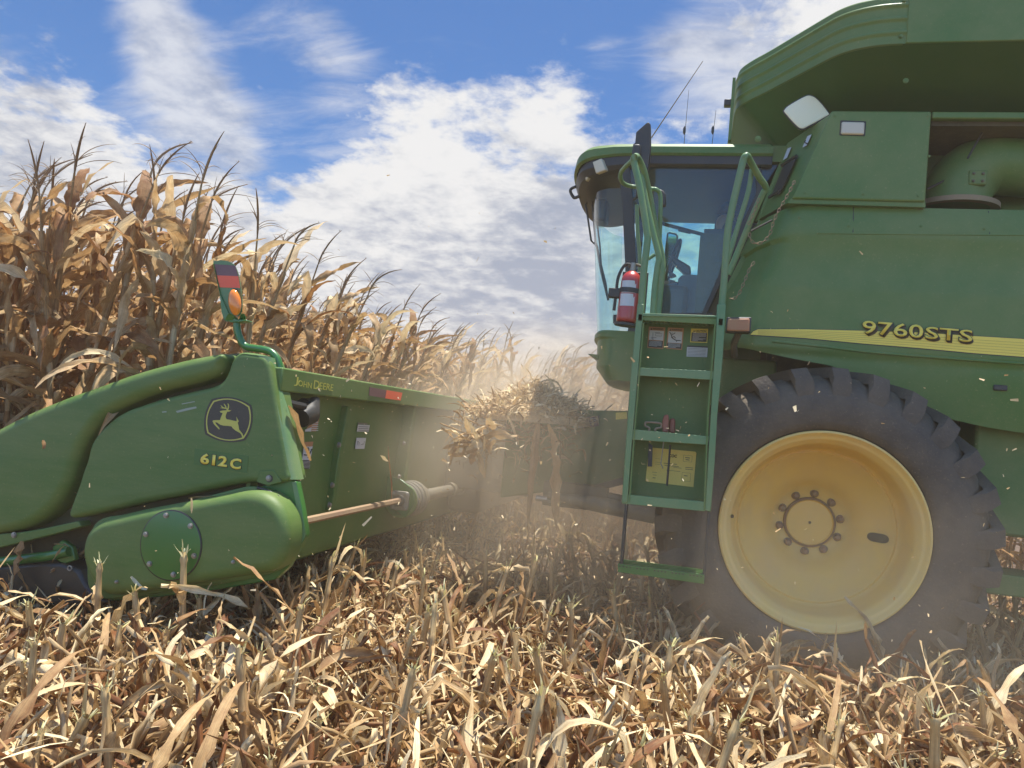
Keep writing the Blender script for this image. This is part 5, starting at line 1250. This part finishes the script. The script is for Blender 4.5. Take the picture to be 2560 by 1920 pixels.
def tube_np(path, r, k=6):
    path = np.array(path, float); n = len(path); r = np.broadcast_to(r, (n,)); d = np.gradient(path, axis=0); d /= np.linalg.norm(d, axis=1)[:, None]
    up = np.array((.3, .9, .1)); a = np.cross(d, up); a /= np.linalg.norm(a, axis=1)[:, None]; b = np.cross(d, a)
    th = np.linspace(0, 2*math.pi, k+1)
    V = path[:, None]+(a[:, None]*np.cos(th)[None, :, None]+b[:, None]*np.sin(th)[None, :, None])*r[:, None, None]
    LU[0] = np.tile(np.linspace(0, 1, k+1)*r.max()*40, n)
    return V.reshape(-1, 3), strip_quads(n, k+1)
U = rng.uniform
def corn_variant(seed, lite=False):
    global rng, U
    rng = np.random.default_rng(seed); U = rng.uniform
    st, lf, ta = VM(), VM(), VM()
    H = U(2.15, 2.45); lean = U(.05, .20); la = U(-.6, .5)
    def sp_at(z): t = z/H; return np.array((math.cos(la)*lean*t*t*H*.6+.02*math.sin(7*t), math.sin(la)*lean*t*t*H*.6, z))
    zs_ = np.linspace(0, H, 14); pth = [sp_at(z) for z in zs_]; v, f = tube_np(pth, np.linspace(.013, .006, 14), 6); st.add(v, f, U(.3, .7))
    nl = 11 if lite else 17; phi = U(0, 6.28)
    for i in range(nl):
        z = .30+(H-.38)*(i+U(-.3, .3))/nl; hi = z/H
        a = phi+i*math.pi+rng.normal(0, .45)
        # wind pushes leaves toward +X and the camera
        a = a if rng.random() < .55 else rng.normal(-.35, .7)
        base = sp_at(z); t0 = U(.12, .75) if rng.random() < .8 else U(.75, 1.0)
        if hi > .60: el = U(.85, 1.4); droop = U(.6, 2.6); ln = U(.34, .58)
        elif hi > .35: el = U(.2, 1.1); droop = U(1.2, 3.2); ln = U(.5, .85)
        else: el = U(-.8, .5); droop = U(1, 2.5); ln = U(.4, .75)
        kink = U(.15, .6) if rng.random() < .38 else None
        v, f = ribbon(base, a, el, ln, U(.05, .105), droop, n=7 if lite else 15, w=3 if lite else 5, twist=rng.normal(0, 1.3), fold=U(.1, .9), crump=.30, curl=rng.normal(0, .6), wind=(.22, -.05), kink=kink)
        lf.add(v, f, np.clip(t0+rng.normal(0, .05, len(v)), 0, 1))
        # sheath round the stalk
        v, f = tube_np([sp_at(z-.16), sp_at(z-.05), sp_at(z)], (.014, .019, .016), 5); lf.add(v, f, U(.3, .8))
    # ear in dry husk
    ze_ = U(.95, 1.25); b_ = sp_at(ze_); ea = U(0, 6.28); er = VM()
    dirn = np.array((math.cos(ea)*.7, math.sin(ea)*.7, -.55 if rng.random() < .7 else .6)); L_ = U(.17, .24)
    pe = [b_+dirn*L_*t for t in np.linspace(0, 1, 7)]; v, f = tube_np(pe, [.012, .026, .031, .031, .027, .018, .004], 8); er.add(v, f, U(.7, 1.0))
    for _ in range(0 if lite else 5):
        v, f = ribbon(b_, ea+rng.normal(0, .6), U(-.6, .5), U(.14, .28), .05, U(0, 2), n=6, w=3, twist=rng.normal(0, 1), fold=.6); er.add(v, f, U(.65, 1.0))
    # tassel
    top = sp_at(H); bend = rng.normal(.35, .25); L_ = U(.24, .40)
    def spike(p, a, e, ln, r, dr):
        pts = [np.array(p)]; 
        for i in range(7): d = np.array((math.cos(a)*math.cos(e), math.sin(a)*math.cos(e), math.sin(e))); pts.append(pts[-1]+d*ln/7+np.array((.12, 0, 0))*ln/7*i/3); e -= dr/7
        v, f = tube_np(pts, np.array([r*.6, r, r, r, r*.9, r*.75, r*.5, r*.2]), 4); ta.add(v, f, U(.1, .8)); return pts
    main = spike(top, la+U(-.4, .4), U(1.2, 1.5), L_*.88, .0070, U(.2, 1.2))
    if not lite:
        for i in range(26):
            k = 1+i % 6; p = main[k]*(1-(i % 3)/3)+main[k+1]*((i % 3)/3); d = rng.normal(0, 1, 3); d[2] = abs(d[2]); d /= np.linalg.norm(d)
            v = np.array([p-d*.002+[.001, 0, 0], p-d*.002-[.001, 0, 0], p+d*.016-[.001, 0, 0], p+d*.016+[.001, 0, 0]]); ta.add(v, np.array([[0, 1, 2, 3]]), U(.3, 1))
    for i in range(3 if lite else 6): spike(top+(main[2]-top)*U(0, 1), U(0, 6.28), U(.6, 1.3), U(.12, .24), .0022, U(.4, 2.0))
    return st.data(), lf.data(), er.data(), ta.data()
NV = 10
CV = [corn_variant(100+i) for i in range(NV)]
cmesh = [(mesh_from('corn_stalk', d[0], [M['stalk']]), mesh_from('corn_leaves', d[1], [M['leaf']]), mesh_from('corn_ear', d[2], [M['leaf']]), mesh_from('corn_tassel', d[3], [M['tassel']])) for d in CV]
prng = np.random.default_rng(5)
# places: rows run along X, .38 m apart in view of the thick stand; the cut edge is at X = -3.1
spots = []
for r in range(0, 60):
    y = 4.0+r*.40 if r < 15 else 9.97+(r-15)*.7
    if y > 32: break
    x = -3.02+prng.normal(0, .10)
    if y > 9.95: x = 4.5
    depth = 2.8 if y < 9.95 else 6.0
    x_end = (-3.1 if y < 9.95 else -3.1)-depth*(1+y*.03)
    while x > x_end:
        spots.append((x+prng.normal(0, .03), y+prng.normal(0, .05))); x -= U(.13, .22)*(1+max(0, y-10)*.03)
for k in range(16): spots.append((-3.0-prng.uniform(0, 2.2), 3.90+prng.uniform(0, .2)))
def vis(x, y):
    """how large a plant shows: near plants of the front edge first"""
    if y > 9.95: return math.hypot(x, y)*1.0+max(0, (y-10))*1.0
    return math.hypot(x, y)+max(0, -3.1-x)*1.3
spots.sort(key=lambda p: vis(*p))
near, rest = spots[:300], spots[300:]
protos = {}
lbl = {0: 'dry brown corn plant standing uncut in the dense stand ahead of the green header'}
for i, (x, y) in enumerate(near):
    k = i % NV; s_ = float(prng.uniform(.85, 1.0))*(1+.11*math.exp(-max(0, y-3.9)/1.1))
    e = empty('corn_plant', (x, y, 0)); e.rotation_euler = (float(prng.normal(.03, .04)), float(prng.normal(.07, .06)), float(prng.normal(0, .5))); e.scale = (s_, s_, s_)
    tag(e, lbl[0], 'corn plant', 'dry corn plants ahead of the header')
    for nm, me in zip(('stalk', 'leaf', 'ear', 'tassel'), cmesh[k]): o = bpy.data.objects.new(nm, me); C.objects.link(o); o.parent = e
LV = [corn_variant(300+i, True) for i in range(8)]
acc = VM()
prng = np.random.default_rng(6)
for i, (x, y) in enumerate(rest):
    a = prng.normal(0, .5); s_ = prng.uniform(.87, 1.02); ca, sa = math.cos(a), math.sin(a)
    R_ = np.array([[ca, -sa, 0], [sa, ca, 0], [0, 0, 1]])
    ln_ = prng.normal(.07, .06)
    for mi, d in enumerate(LV[i % 8]):
        v = d[0]@R_.T*s_; v = v+np.array((x, y, 0)); v[:, 0] += v[:, 2]*ln_
        acc.add(v, d[1], d[2]+prng.uniform(-.1, .1), (0, 1, 1, 2)[mi], d[4])
if acc.n:
    o = bpy.data.objects.new('corn_stand', mesh_from('corn_stand', acc.data(), [M['stalk'], M['leaf'], M['tassel']])); C.objects.link(o)
    tag(o, 'mass of dry brown corn stretching away behind the nearer plants', 'corn field', kind='stuff')

# ---------------------------------------------------------------- ground
rng = np.random.default_rng(21); U = rng.uniform
def gh(x, y): return .015*np.sin(x*2.1+y*1.3)+.02*np.sin(y*8.27)+.012*np.sin(x*5.3-y*3.1)
gx = np.concatenate([np.linspace(-180, -7, 14)[:-1], np.linspace(-7, 7, 180), np.linspace(7, 180, 14)[1:]]); gy = np.concatenate([np.linspace(-30, .5, 8)[:-1], np.linspace(.5, 12, 150), np.linspace(12, 320, 24)[1:]])
GX, GY = np.meshgrid(gx, gy); GZ = gh(GX, GY)*(np.abs(GX) < 9)*(GY < 14)+rng.normal(0, .006, GX.shape)-.02
gv = np.stack([GX, GY, GZ], -1).reshape(-1, 3); gf = strip_quads(len(gy), len(gx))
soil = mat('dark_soil', (.055, .034, .022), .95, dust=.4, dustcol=(.15, .095, .055), bump=1.0, bscale=30, dscale=7)
go = bpy.data.objects.new('ground', mesh_from('ground', (gv, gf, np.zeros(len(gv)), np.zeros(len(gf))), [soil])); C.objects.link(go); tag(go, kind='structure')
def inst(acc, d, x, y, z, a, s, lean=(0, 0), dt=0):
    ca, sa = math.cos(a), math.sin(a); R_ = np.array([[ca, -sa, 0], [sa, ca, 0], [0, 0, 1]])
    v = d[0]@R_.T*s; v[:, 0] += v[:, 2]*lean[0]; v[:, 1] += v[:, 2]*lean[1]; v = v+np.array((x, y, z))
    acc.add(v, d[1], d[2]+dt, 0, d[4]); acc.m[-1] = d[3]
# --- cut stalks (stubble)
def stub_variant(seed, big=True):
    global rng, U
    rng = np.random.default_rng(seed); U = rng.uniform
    st, sh = VM(), VM()
    H = U(.26, .48); la = U(0, 6.28); ln = U(0, .22)
    sp_ = lambda z: np.array((math.cos(la)*ln*z, math.sin(la)*ln*z, z))
    zz_ = []; rr_ = []; n_ = int(H/.11)+1
    for k in range(n_):
        for dz, rk in ((0, .0155), (.012, .0125), (.095, .0115)):
            z = k*.11+dz
            if z < H: zz_.append(z); rr_.append(rk*1.18*(1.1-.25*z/H))
    zz_.append(H); rr_.append(.0105)
    v, f = tube_np([sp_(z) for z in zz_], rr_, 8); tt = np.clip(.35+.5*v[:, 2]/H+rng.normal(0, .06, len(v)), 0, 1); st.add(v, f, tt, 0)
    # shredded top: fibres
    for i in range(9 if big else 6):
        a = U(0, 6.28); t0 = sp_(H-U(0, .03))+np.array((math.cos(a), math.sin(a), 0))*.008
        v, f = ribbon(t0, a, U(.5, 1.5), U(.012, .06), U(.004, .010), U(-.3, 1.6), n=4, w=2, twist=0, fold=0, tipw=.3); st.add(v, f, U(0, 1), 1)
    if rng.random() < .35:   # long split of rind
        v, f = ribbon(sp_(H-.05)+np.array((0, .012, 0)), U(0, 6.28), U(1.1, 1.5), U(.10, .22), .014, U(-.2, .5), n=5, w=3, fold=.5); st.add(v, f, U(.6, 1), 0)
    if rng.random() < .25:   # broken-over piece
        a = U(0, 6.28); p0 = sp_(H); p1 = p0+np.array((math.cos(a)*.05, math.sin(a)*.05, .02)); p2 = p1+np.array((math.cos(a), math.sin(a), U(-.9, -.1)))*U(.12, .25)
        v, f = tube_np([p0, p1, (p1+p2)/2, p2], (.010, .009, .009, .008), 6); st.add(v, f, U(.4, 1), 0)
    for i in range(int(U(3, 7))):
        z = U(.01, H*.9); a = U(0, 6.28)
        v, f = ribbon(sp_(z)+np.array((math.cos(a)*.014, math.sin(a)*.014, 0)), a, U(.2, 1.5), U(.08, .34), U(.015, .062), U(.2, 3.4), n=9, w=3, twist=rng.normal(0, 1.6), fold=U(.2, 1.1), crump=.4, kink=U(.15, .6) if rng.random() < .6 else None, tipw=U(0, .6))
        sh.add(v, f, np.clip(U(-.05, .8)+rng.normal(0, .05, len(v)), 0, 1), 0)
    return st.data(), sh.data()
SV = [stub_variant(500+i) for i in range(16)]
smesh = [(mesh_from('cut_stalk', a, [M['stub'], M['fibre']]), mesh_from('dry_sheath', b, [M['litter']])) for a, b in SV]
prng = np.random.default_rng(8)
stubs = []
for r in range(-3, 14):
    y = 2.05+.40*r if r < 8 else 2.05+.40*8+(r-8)*.76
    if y < 1.5: continue
    x = -5.2
    while x < 5.2:
        x += prng.uniform(.13, .27); xx, yy = x+prng.normal(0, .03), y+prng.normal(0, .075)
        d = RC.T@np.array((xx, yy, -CAM_H+.2)); 
        if d[2] < .8: continue
        u = CX+F*d[0]/d[2]
        if -260 < u < 2820: stubs.append((xx, yy, d[2]))
def blocked(x, y):
    # under the tyres no stubble stands; the uncut corn has none
    return (math.hypot(x-TC.x, 0) < .55 and 4.44 < y < 5.05) or (x < -3.0 and y > 3.6) or y < 1.75
stubs = [s for s in stubs if not blocked(s[0], s[1])]
stubs.sort(key=lambda s: s[2])
for i, (x, y, _) in enumerate(stubs[:300]):
    k = int(prng.integers(16)); s_ = float(prng.uniform(.6, 1.15))
    e = bpy.data.objects.new('corn_stubble', smesh[k][0]); C.objects.link(e); e.location = (x, y, float(gh(x, y))-.03); e.scale = (s_*1.1, s_*1.1, s_*1.2)
    e.rotation_euler = (float(prng.normal(0, .2)), float(prng.normal(0, .2)), float(prng.uniform(0, 6.28)))
    tag(e, 'cut corn stalk with shredded pale top standing in the stubble', 'stubble stalk', 'cut corn stalks standing in the stubble')
    o = bpy.data.objects.new('leaf_sheath', smesh[k][1]); C.objects.link(o); o.parent = e
acc = VM()
for i, (x, y, _) in enumerate(stubs[300:]):
    a, b = SV[int(prng.integers(16))]; aa = prng.uniform(0, 6.28); ll = (prng.normal(0, .16), prng.normal(0, .16)); s_ = prng.uniform(.75, 1.12)
    inst(acc, a, x, y, gh(x, y)-.03, aa, s_, ll)
    b2 = (b[0], b[1], b[2], np.full(len(b[1]), 2), b[4]); inst(acc, b2, x, y, gh(x, y)-.03, aa, s_, ll)
o = bpy.data.objects.new('far_stubble', mesh_from('far_stubble', acc.data(), [M['stub'], M['fibre'], M['litter']])); C.objects.link(o)
tag(o, 'cut corn stubble beyond the nearer stalks and under the combine', 'stubble', kind='stuff')
# --- litter: husks, leaf pieces, stalk splinters lying and leaning over the soil
def piece(seed):
    global rng, U
    rng = np.random.default_rng(seed); U = rng.uniform; k = rng.random(); m = VM()
    if k < .42: v, f = ribbon((0, 0, 0), 0, U(.0, 1.1), U(.10, .34), U(.012, .045), U(.3, 2.2), n=7, w=3, twist=rng.normal(0, 1.6), fold=U(0, .9), crump=.35, curl=rng.normal(0, .7), tipw=U(0, .7), kink=U(.3, .7) if rng.random() < .3 else None)
    elif k < .62: v, f = ribbon((0, 0, 0), 0, U(-.1, .5), U(.04, .12), U(.01, .035), U(-.5, 1), n=4, w=3, fold=U(0, .6), tipw=U(.2, .9))
    elif k < .86: v, f = ribbon((0, 0, 0), 0, U(-.05, .9), U(.06, .26), U(.003, .009), U(-.3, .6), n=4, w=2, fold=0, tipw=.5)
    else:
        L_ = U(.08, .30); e = U(-.05, .6); v, f = tube_np([(0, 0, 0), (L_*.5*math.cos(e), 0, L_*.5*math.sin(e)), (L_*math.cos(e), 0, L_*math.sin(e))], (.006, .008, .006), 5); m.add(v, f, np.clip(rng.normal(-.25, .1, len(v)), -.5, .1)); return m.data()
    m.add(v, f, np.clip(rng.normal(0, .06, len(v)), -.2, .2)); return m.data()
PV = [piece(900+i) for i in range(90)]
prng = np.random.default_rng(9)
acc = VM()
cnt = 0
while cnt < 36000:
    y = 1.7+abs(prng.normal(0, 1))*2.6 if prng.random() < .8 else prng.uniform(1.7, 11); x = prng.uniform(-1.1, 1.1)*(y*.85+1.0)-.1*y
    if y > 12: continue
    if prng.random() > .35+.65*abs(math.sin(y*8.27*.5+.6)): continue
    z = float(gh(x, y))-.02+abs(prng.normal(0, .05))
    if prng.random() < .14: z += prng.uniform(0, .26)
    d = PV[int(prng.integers(90))]; t = prng.beta(1.1, .85)
    inst(acc, d, x, y, z, prng.uniform(0, 6.28), float(np.clip(prng.lognormal(-.36, .42), .28, 1.6)), (0, 0), t); cnt += 1
o = bpy.data.objects.new('corn_litter', mesh_from('corn_litter', acc.data(), [M['litter']])); C.objects.link(o)
tag(o, 'chopped husks, leaves and stalk splinters covering the harvested ground', 'crop litter', kind='stuff')
# coarse broken stalks, leaves and husks standing and leaning in a deep tangle
def coarse(seed):
    global rng, U
    rng = np.random.default_rng(seed); U = rng.uniform; k = rng.random(); m = VM()
    if k < .5: v, f = ribbon((0, 0, 0), 0, U(.0, 1.35), U(.16, .50), U(.018, .06), U(.2, 2.6), n=11, w=3, twist=rng.normal(0, 1.8), fold=U(.2, 1.1), crump=.4, curl=rng.normal(0, .7), tipw=U(0, .6), kink=U(.2, .7) if rng.random() < .45 else None)
    elif k < .75:
        L_ = U(.10, .32); e = U(.0, 1.3); b = U(-.03, .03); v, f = tube_np([(0, 0, 0), (L_*.3*math.cos(e), b*.3, L_*.3*math.sin(e)), (L_*.65*math.cos(e), b, L_*.65*math.sin(e)+.01), (L_*math.cos(e), b, L_*math.sin(e))], (.0085, .0065, .0075, .006), 6); m.add(v, f, np.clip(rng.normal(-.28, .1, len(v)), -.6, .1))
        v, f = ribbon((L_*math.cos(e), b, L_*math.sin(e)), U(0, 6), U(.3, 1.4), U(.03, .08), .012, .5, n=4, w=2, fold=0, tipw=.4)
    else: v, f = ribbon((0, 0, 0), 0, U(.1, 1.3), U(.12, .34), U(.005, .014), U(-.3, 1.2), n=6, w=2, fold=0, tipw=.4)
    m.add(v, f, np.clip(rng.normal(0, .07, len(v)), -.2, .2)); return m.data()
KV = [coarse(1500+i) for i in range(70)]
acc = VM(); cnt = 0; prng = np.random.default_rng(19)
while cnt < 15500:
    y = 1.9+abs(prng.normal(0, 1))*2.8; x = prng.uniform(-1.1, 1.1)*(y*.85+1.0)-.1*y
    if cnt < 1300: y = prng.uniform(3.45, 4.4); x = prng.uniform(-.8, 2.6)      # trash pushed up beside the tyre
    if y > 11 or (x < -3.1 and y > 3.7) or (4.4 < y < 5.1 and .2 < x < 1.3): continue
    if cnt >= 1300 and prng.random() > .25+.75*abs(math.sin((y-2.05)*math.pi/.8+math.pi/2))**1.5: continue
    z = float(gh(x, y))-.03+abs(prng.normal(0, .07))+(prng.uniform(0, .12) if cnt < 1300 else 0); d = KV[int(prng.integers(70))]
    inst(acc, d, x, y, z, prng.uniform(0, 6.28), prng.uniform(.7, 1.45), (0, 0), prng.beta(1.0, .9)); cnt += 1
o = bpy.data.objects.new('broken_stalks', mesh_from('broken_stalks', acc.data(), [M['litter']])); C.objects.link(o)
tag(o, 'tangle of broken stalks and torn leaves leaning between the cut rows', 'crop residue', kind='stuff')
# --- heap of residue carried on the feeder throat
acc = VM(); hc = P(1312, 1045, Y=5.30)
for i in range(4200):
    a = prng.uniform(0, 6.28); r = prng.beta(1.2, 1.8); x = hc.x+math.cos(a)*r*.54; y = hc.y+.35+math.sin(a)*r*.55
    h_ = .27*(1-r)**.9; z = 1.40+prng.uniform(.25, 1)*h_*.95+prng.uniform(-.04, .02); d = PV[int(prng.integers(90))]
    inst(acc, d, x, y, z, prng.uniform(0, 6.28), prng.uniform(.3, .62), (0, 0), prng.beta(2.4, 1.4))
for i in range(420):     # trailing down the near side
    x = hc.x+prng.uniform(-.50, .38); y = hc.y-.03+prng.uniform(0, .25); z = 1.44-prng.beta(1.0, 2.2)*.55
    d = PV[int(prng.integers(90))]; inst(acc, d, x, y, z, prng.uniform(0, 6.28), prng.uniform(.4, .9), (0, 0), prng.beta(2, 2))
core_ = []
for i in range(9):
    ph = math.pi/2*i/8; core_.append([(hc.x+.44*math.cos(ph)*math.cos(t), hc.y+.35+.4*math.cos(ph)*math.sin(t), 1.36+.15*math.sin(ph)) for t in np.linspace(0, 2*math.pi, 25)])
core_ = np.array(core_); acc.add(core_.reshape(-1, 3), strip_quads(9, 25), .5)
o = bpy.data.objects.new('residue_heap', mesh_from('residue_heap', acc.data(), [M['litter']])); C.objects.link(o)
tag(o, 'heap of chopped corn residue piled on top of the feeder throat', 'crop residue', kind='stuff')
def leafthing(name, label, p0, az, el, ln, width_, droop, tint, seed, cat='corn leaf', m='leaf', **k):
    global rng, U
    rng = np.random.default_rng(seed); U = rng.uniform; v, f = ribbon((0, 0, 0), az, el, ln, width_, droop, **k); a = VM(); a.add(v, f, np.clip(tint+rng.normal(0, .05, len(v)), 0, 1))
    o = bpy.data.objects.new(name, mesh_from(name, a.data(), [M[m]])); C.objects.link(o); o.location = p0; return tag(o, label, cat)
# leaves caught on the machine
leafthing('corn_leaf', 'long pale leaf hanging from the dark throat beside the feeder side', P(1370, 1060, Y=5.2), 0, -1.3, .72, .13, .2, .45, 1, n=12, w=5, twist=1.0)
leafthing('corn_leaf', 'faded leaf hanging upright in the dusty throat below the heap', P(1345, 1060, Y=5.25), 2, -1.45, .75, .07, .1, .35, 2, n=10, w=5, twist=.6)
leafthing('corn_leaf', 'brown leaf hanging over the rail left of the gear case', P(*Z2(165, 700), Y=3.40), 4.5, -1.45, .20, .085, .1, .22, 3, n=8, w=5, twist=.2, fold=.3)
leafthing('corn_leaf', 'narrow leaf drooping to the right below the brown hanging leaf', P(*Z2(120, 900), Y=3.42), -.2, -.75, .27, .03, -.25, .45, 4, n=8, w=3, twist=.5)
leafthing('corn_leaf', 'small tan leaf curled around the hinge bracket', P(*Z2(370, 720), Y=3.42), .0, .1, .11, .025, .6, .55, 5, n=6, w=3)
leafthing('corn_leaf', 'short tan leaf pointing down from the hinge bracket', P(*Z2(440, 735), Y=3.42), 3.6, -1.0, .10, .022, .2, .5, 55, n=6, w=3)
leafthing('corn_leaf', 'splintered leaf stuck in the gap above the gear case', P(*Z2(1305, 405), Y=3.37), 0, .18, .16, .03, .1, .42, 6, n=6, w=3)
leafthing('corn_leaf', 'short upright leaf stub hanging over the top of the gear case', P(*Z2(1322, 400), Y=3.285), 0, -1.4, .075, .020, .1, .75, 7, n=5, w=3)
leafthing('husk_piece', 'pale husk sliver lying across the bottom of the gear case', P(*Z2(905, 945), Y=3.27), 0, -.72, .115, .022, -.3, .85, 8, cat='husk piece', m='litter', n=6, w=3, tipw=.6)
leafthing('husk_piece', 'small orange husk flake stuck on the front fender', P(*Z1(298, 1272), Y=3.35), 0, -1.4, .045, .028, .1, .25, 9, cat='husk piece', m='litter', n=4, w=3, tipw=.5)
leafthing('husk_piece', 'orange husk hanging on the back sheet rib above the shaft', pb((1490, 1080), XS+.12), .6, -1.45, .36, .055, .1, .12, 10, cat='husk piece', n=8, w=5, tipw=.5)
leafthing('husk_piece', 'white curled husk end beside the orange hanging husk', pb((1392, 1212), XS+.13), 1.3, -.55, .085, .04, -.4, .98, 11, cat='husk piece', m='litter', n=5, w=3, tipw=.7)
leafthing('corn_leaf', 'long leaf folded into a point beside the rear cover edge', pb((115, 530), XS+.16), 1.25, -.92, .33, .05, -.1, .4, 12, n=7, w=3, tipw=.3)
# shredded clump in front of the heap
acc = VM(); rng = np.random.default_rng(31); U = rng.uniform
cp = P(1190, 1105, Y=5.0)
for i in range(46):
    v, f = ribbon((0, 0, 0), U(0, 6.28), U(-1.0, 1.0), U(.08, .30), U(.006, .05) if i % 3 else U(.03, .09), U(-.4, 1.6), n=7, w=3, twist=rng.normal(0, 1.2), fold=.4, tipw=.2)
    v = v+np.array((rng.normal(0, .06), rng.normal(0, .05), rng.normal(0, .05))); acc.add(v, f, U(.45, 1))
o = bpy.data.objects.new('husk_clump', mesh_from('husk_clump', acc.data(), [M['litter']])); C.objects.link(o); o.location = cp
tag(o, 'torn pale husk clump hanging out below the residue heap', 'husk clump')
# --- chaff in the air
acc = VM()
for i in range(900):
    u, v_ = prng.uniform(150, 2540), prng.uniform(760, 1640)
    if prng.random() < .45: u = prng.normal(1250, 330); v_ = prng.normal(1120, 220)
    yy = prng.uniform(2.6, 4.1) if prng.random() < .6 else prng.uniform(3, 9)
    p = P(u, v_, Y=yy)
    if p.z < .1 or p.z > 2.6 or (480 < u < 650 and 960 < v_ < 1190): continue
    s_ = float(np.clip(prng.lognormal(-5.5, .6), .002, .024)); d = prng.normal(0, 1, 3); d /= np.linalg.norm(d); e = np.cross(d, prng.normal(0, 1, 3)); e /= np.linalg.norm(e)
    p = np.array(p); w_ = s_*prng.uniform(.2, .6)
    acc.add(np.array([p-d*s_-e*w_, p+d*s_-e*w_*.5, p+d*s_+e*w_*.6, p-d*s_+e*w_]), np.array([[0, 1, 2, 3]]), prng.uniform(.4, 1))
o = bpy.data.objects.new('flying_chaff', mesh_from('flying_chaff', acc.data(), [M['litter']])); C.objects.link(o)
tag(o, 'small chaff flakes flying in the air around the machine', 'chaff', kind='stuff')
# a little green weed in the foreground litter
for q, (u, v_) in enumerate(((780, 1800), (1470, 1740))):
    g = P(u, v_, Z=.02); mb = MB()
    for k in range(7):
        a = prng.uniform(0, 6.28); h_ = prng.uniform(.06, .16); mb.tube([g+Vector((0, 0, -.02)), g+Vector((math.cos(a)*.02, math.sin(a)*.02, h_*.5)), g+Vector((math.cos(a)*.06, math.sin(a)*.06, h_))], [.002, .003, .0008], 4)
    o = mb.build('green_weed', M['greenweed']); tag(o, ('thin green weed sprouting among the stubble in front of the header', 'small green weed in the stubble left of the ladder')[q], 'weed')

# ---------------------------------------------------------------- dust and haze
def volume(name, mb, dens, col, aniso, hetero=None, label=None):
    m = bpy.data.materials.new(name); m.use_nodes = True; t = m.node_tree; n = t.nodes; l = t.links; n.remove(n['Principled BSDF'])
    pv = n.new('ShaderNodeVolumePrincipled'); pv.inputs['Color'].default_value = (*col, 1); pv.inputs['Density'].default_value = dens; pv.inputs['Anisotropy'].default_value = aniso
    l.new(pv.outputs[0], n['Material Output'].inputs['Volume'])
    if hetero: hetero(n, l, pv, dens)
    o = mb.build(name, m, None, smooth=None); tag(o, label, 'dust', kind='stuff'); return o
volume('haze', MB().box((-60, -25, -1.0), (60, 60, 5.2)), .005, (.92, .78, .58), .2, None, 'thin dusty air over the field')
def dust_node(n, l, pv, dens):
    tcn = n.new('ShaderNodeTexCoord'); ln = n.new('ShaderNodeVectorMath'); ln.operation = 'LENGTH'; l.new(tcn.outputs['Object'], ln.inputs[0])
    no = n.new('ShaderNodeTexNoise'); no.inputs['Scale'].default_value = 2.2; no.inputs['Detail'].default_value = 3; l.new(tcn.outputs['Object'], no.inputs[0])
    a = n.new('ShaderNodeMath'); a.operation = 'MULTIPLY_ADD'; a.inputs[1].default_value = .9; l.new(no.outputs[0], a.inputs[0]); l.new(ln.outputs['Value'], a.inputs[2])
    r = n.new('ShaderNodeMapRange'); r.interpolation_type = 'SMOOTHSTEP'; r.inputs[1].default_value = 1.35; r.inputs[2].default_value = .45; r.inputs[3].default_value = 0; r.inputs[4].default_value = dens
    l.new(a.outputs[0], r.inputs[0]); l.new(r.outputs[0], pv.inputs['Density'])
def dust(c, s, dens, label):
    mb = MB(); rws = []
    for i in range(13):
        ph = math.pi*i/12; rws.append([(math.sin(ph)*math.cos(t), math.sin(ph)*math.sin(t), math.cos(ph)) for t in np.linspace(0, 2*math.pi, 25)])
    mb.grid(rws); o = volume('dust_cloud', mb, dens, (.94, .80, .60), .3, dust_node, label); o.location = c; o.scale = s
    o.visible_shadow = True; return o
dust((-.75, 5.6, .95), (2.3, 2.1, 1.4), .60, 'brown dust cloud boiling around the feeder throat and header back')
dust((-1.4, 9.5, 1.3), (3.8, 5.2, 1.6), .34, 'pale dust drifting in front of the distant corn')
dust((1.2, 3.95, .40), (2.4, .85, 1.05), .26, 'light dust drifting around the front tyre')
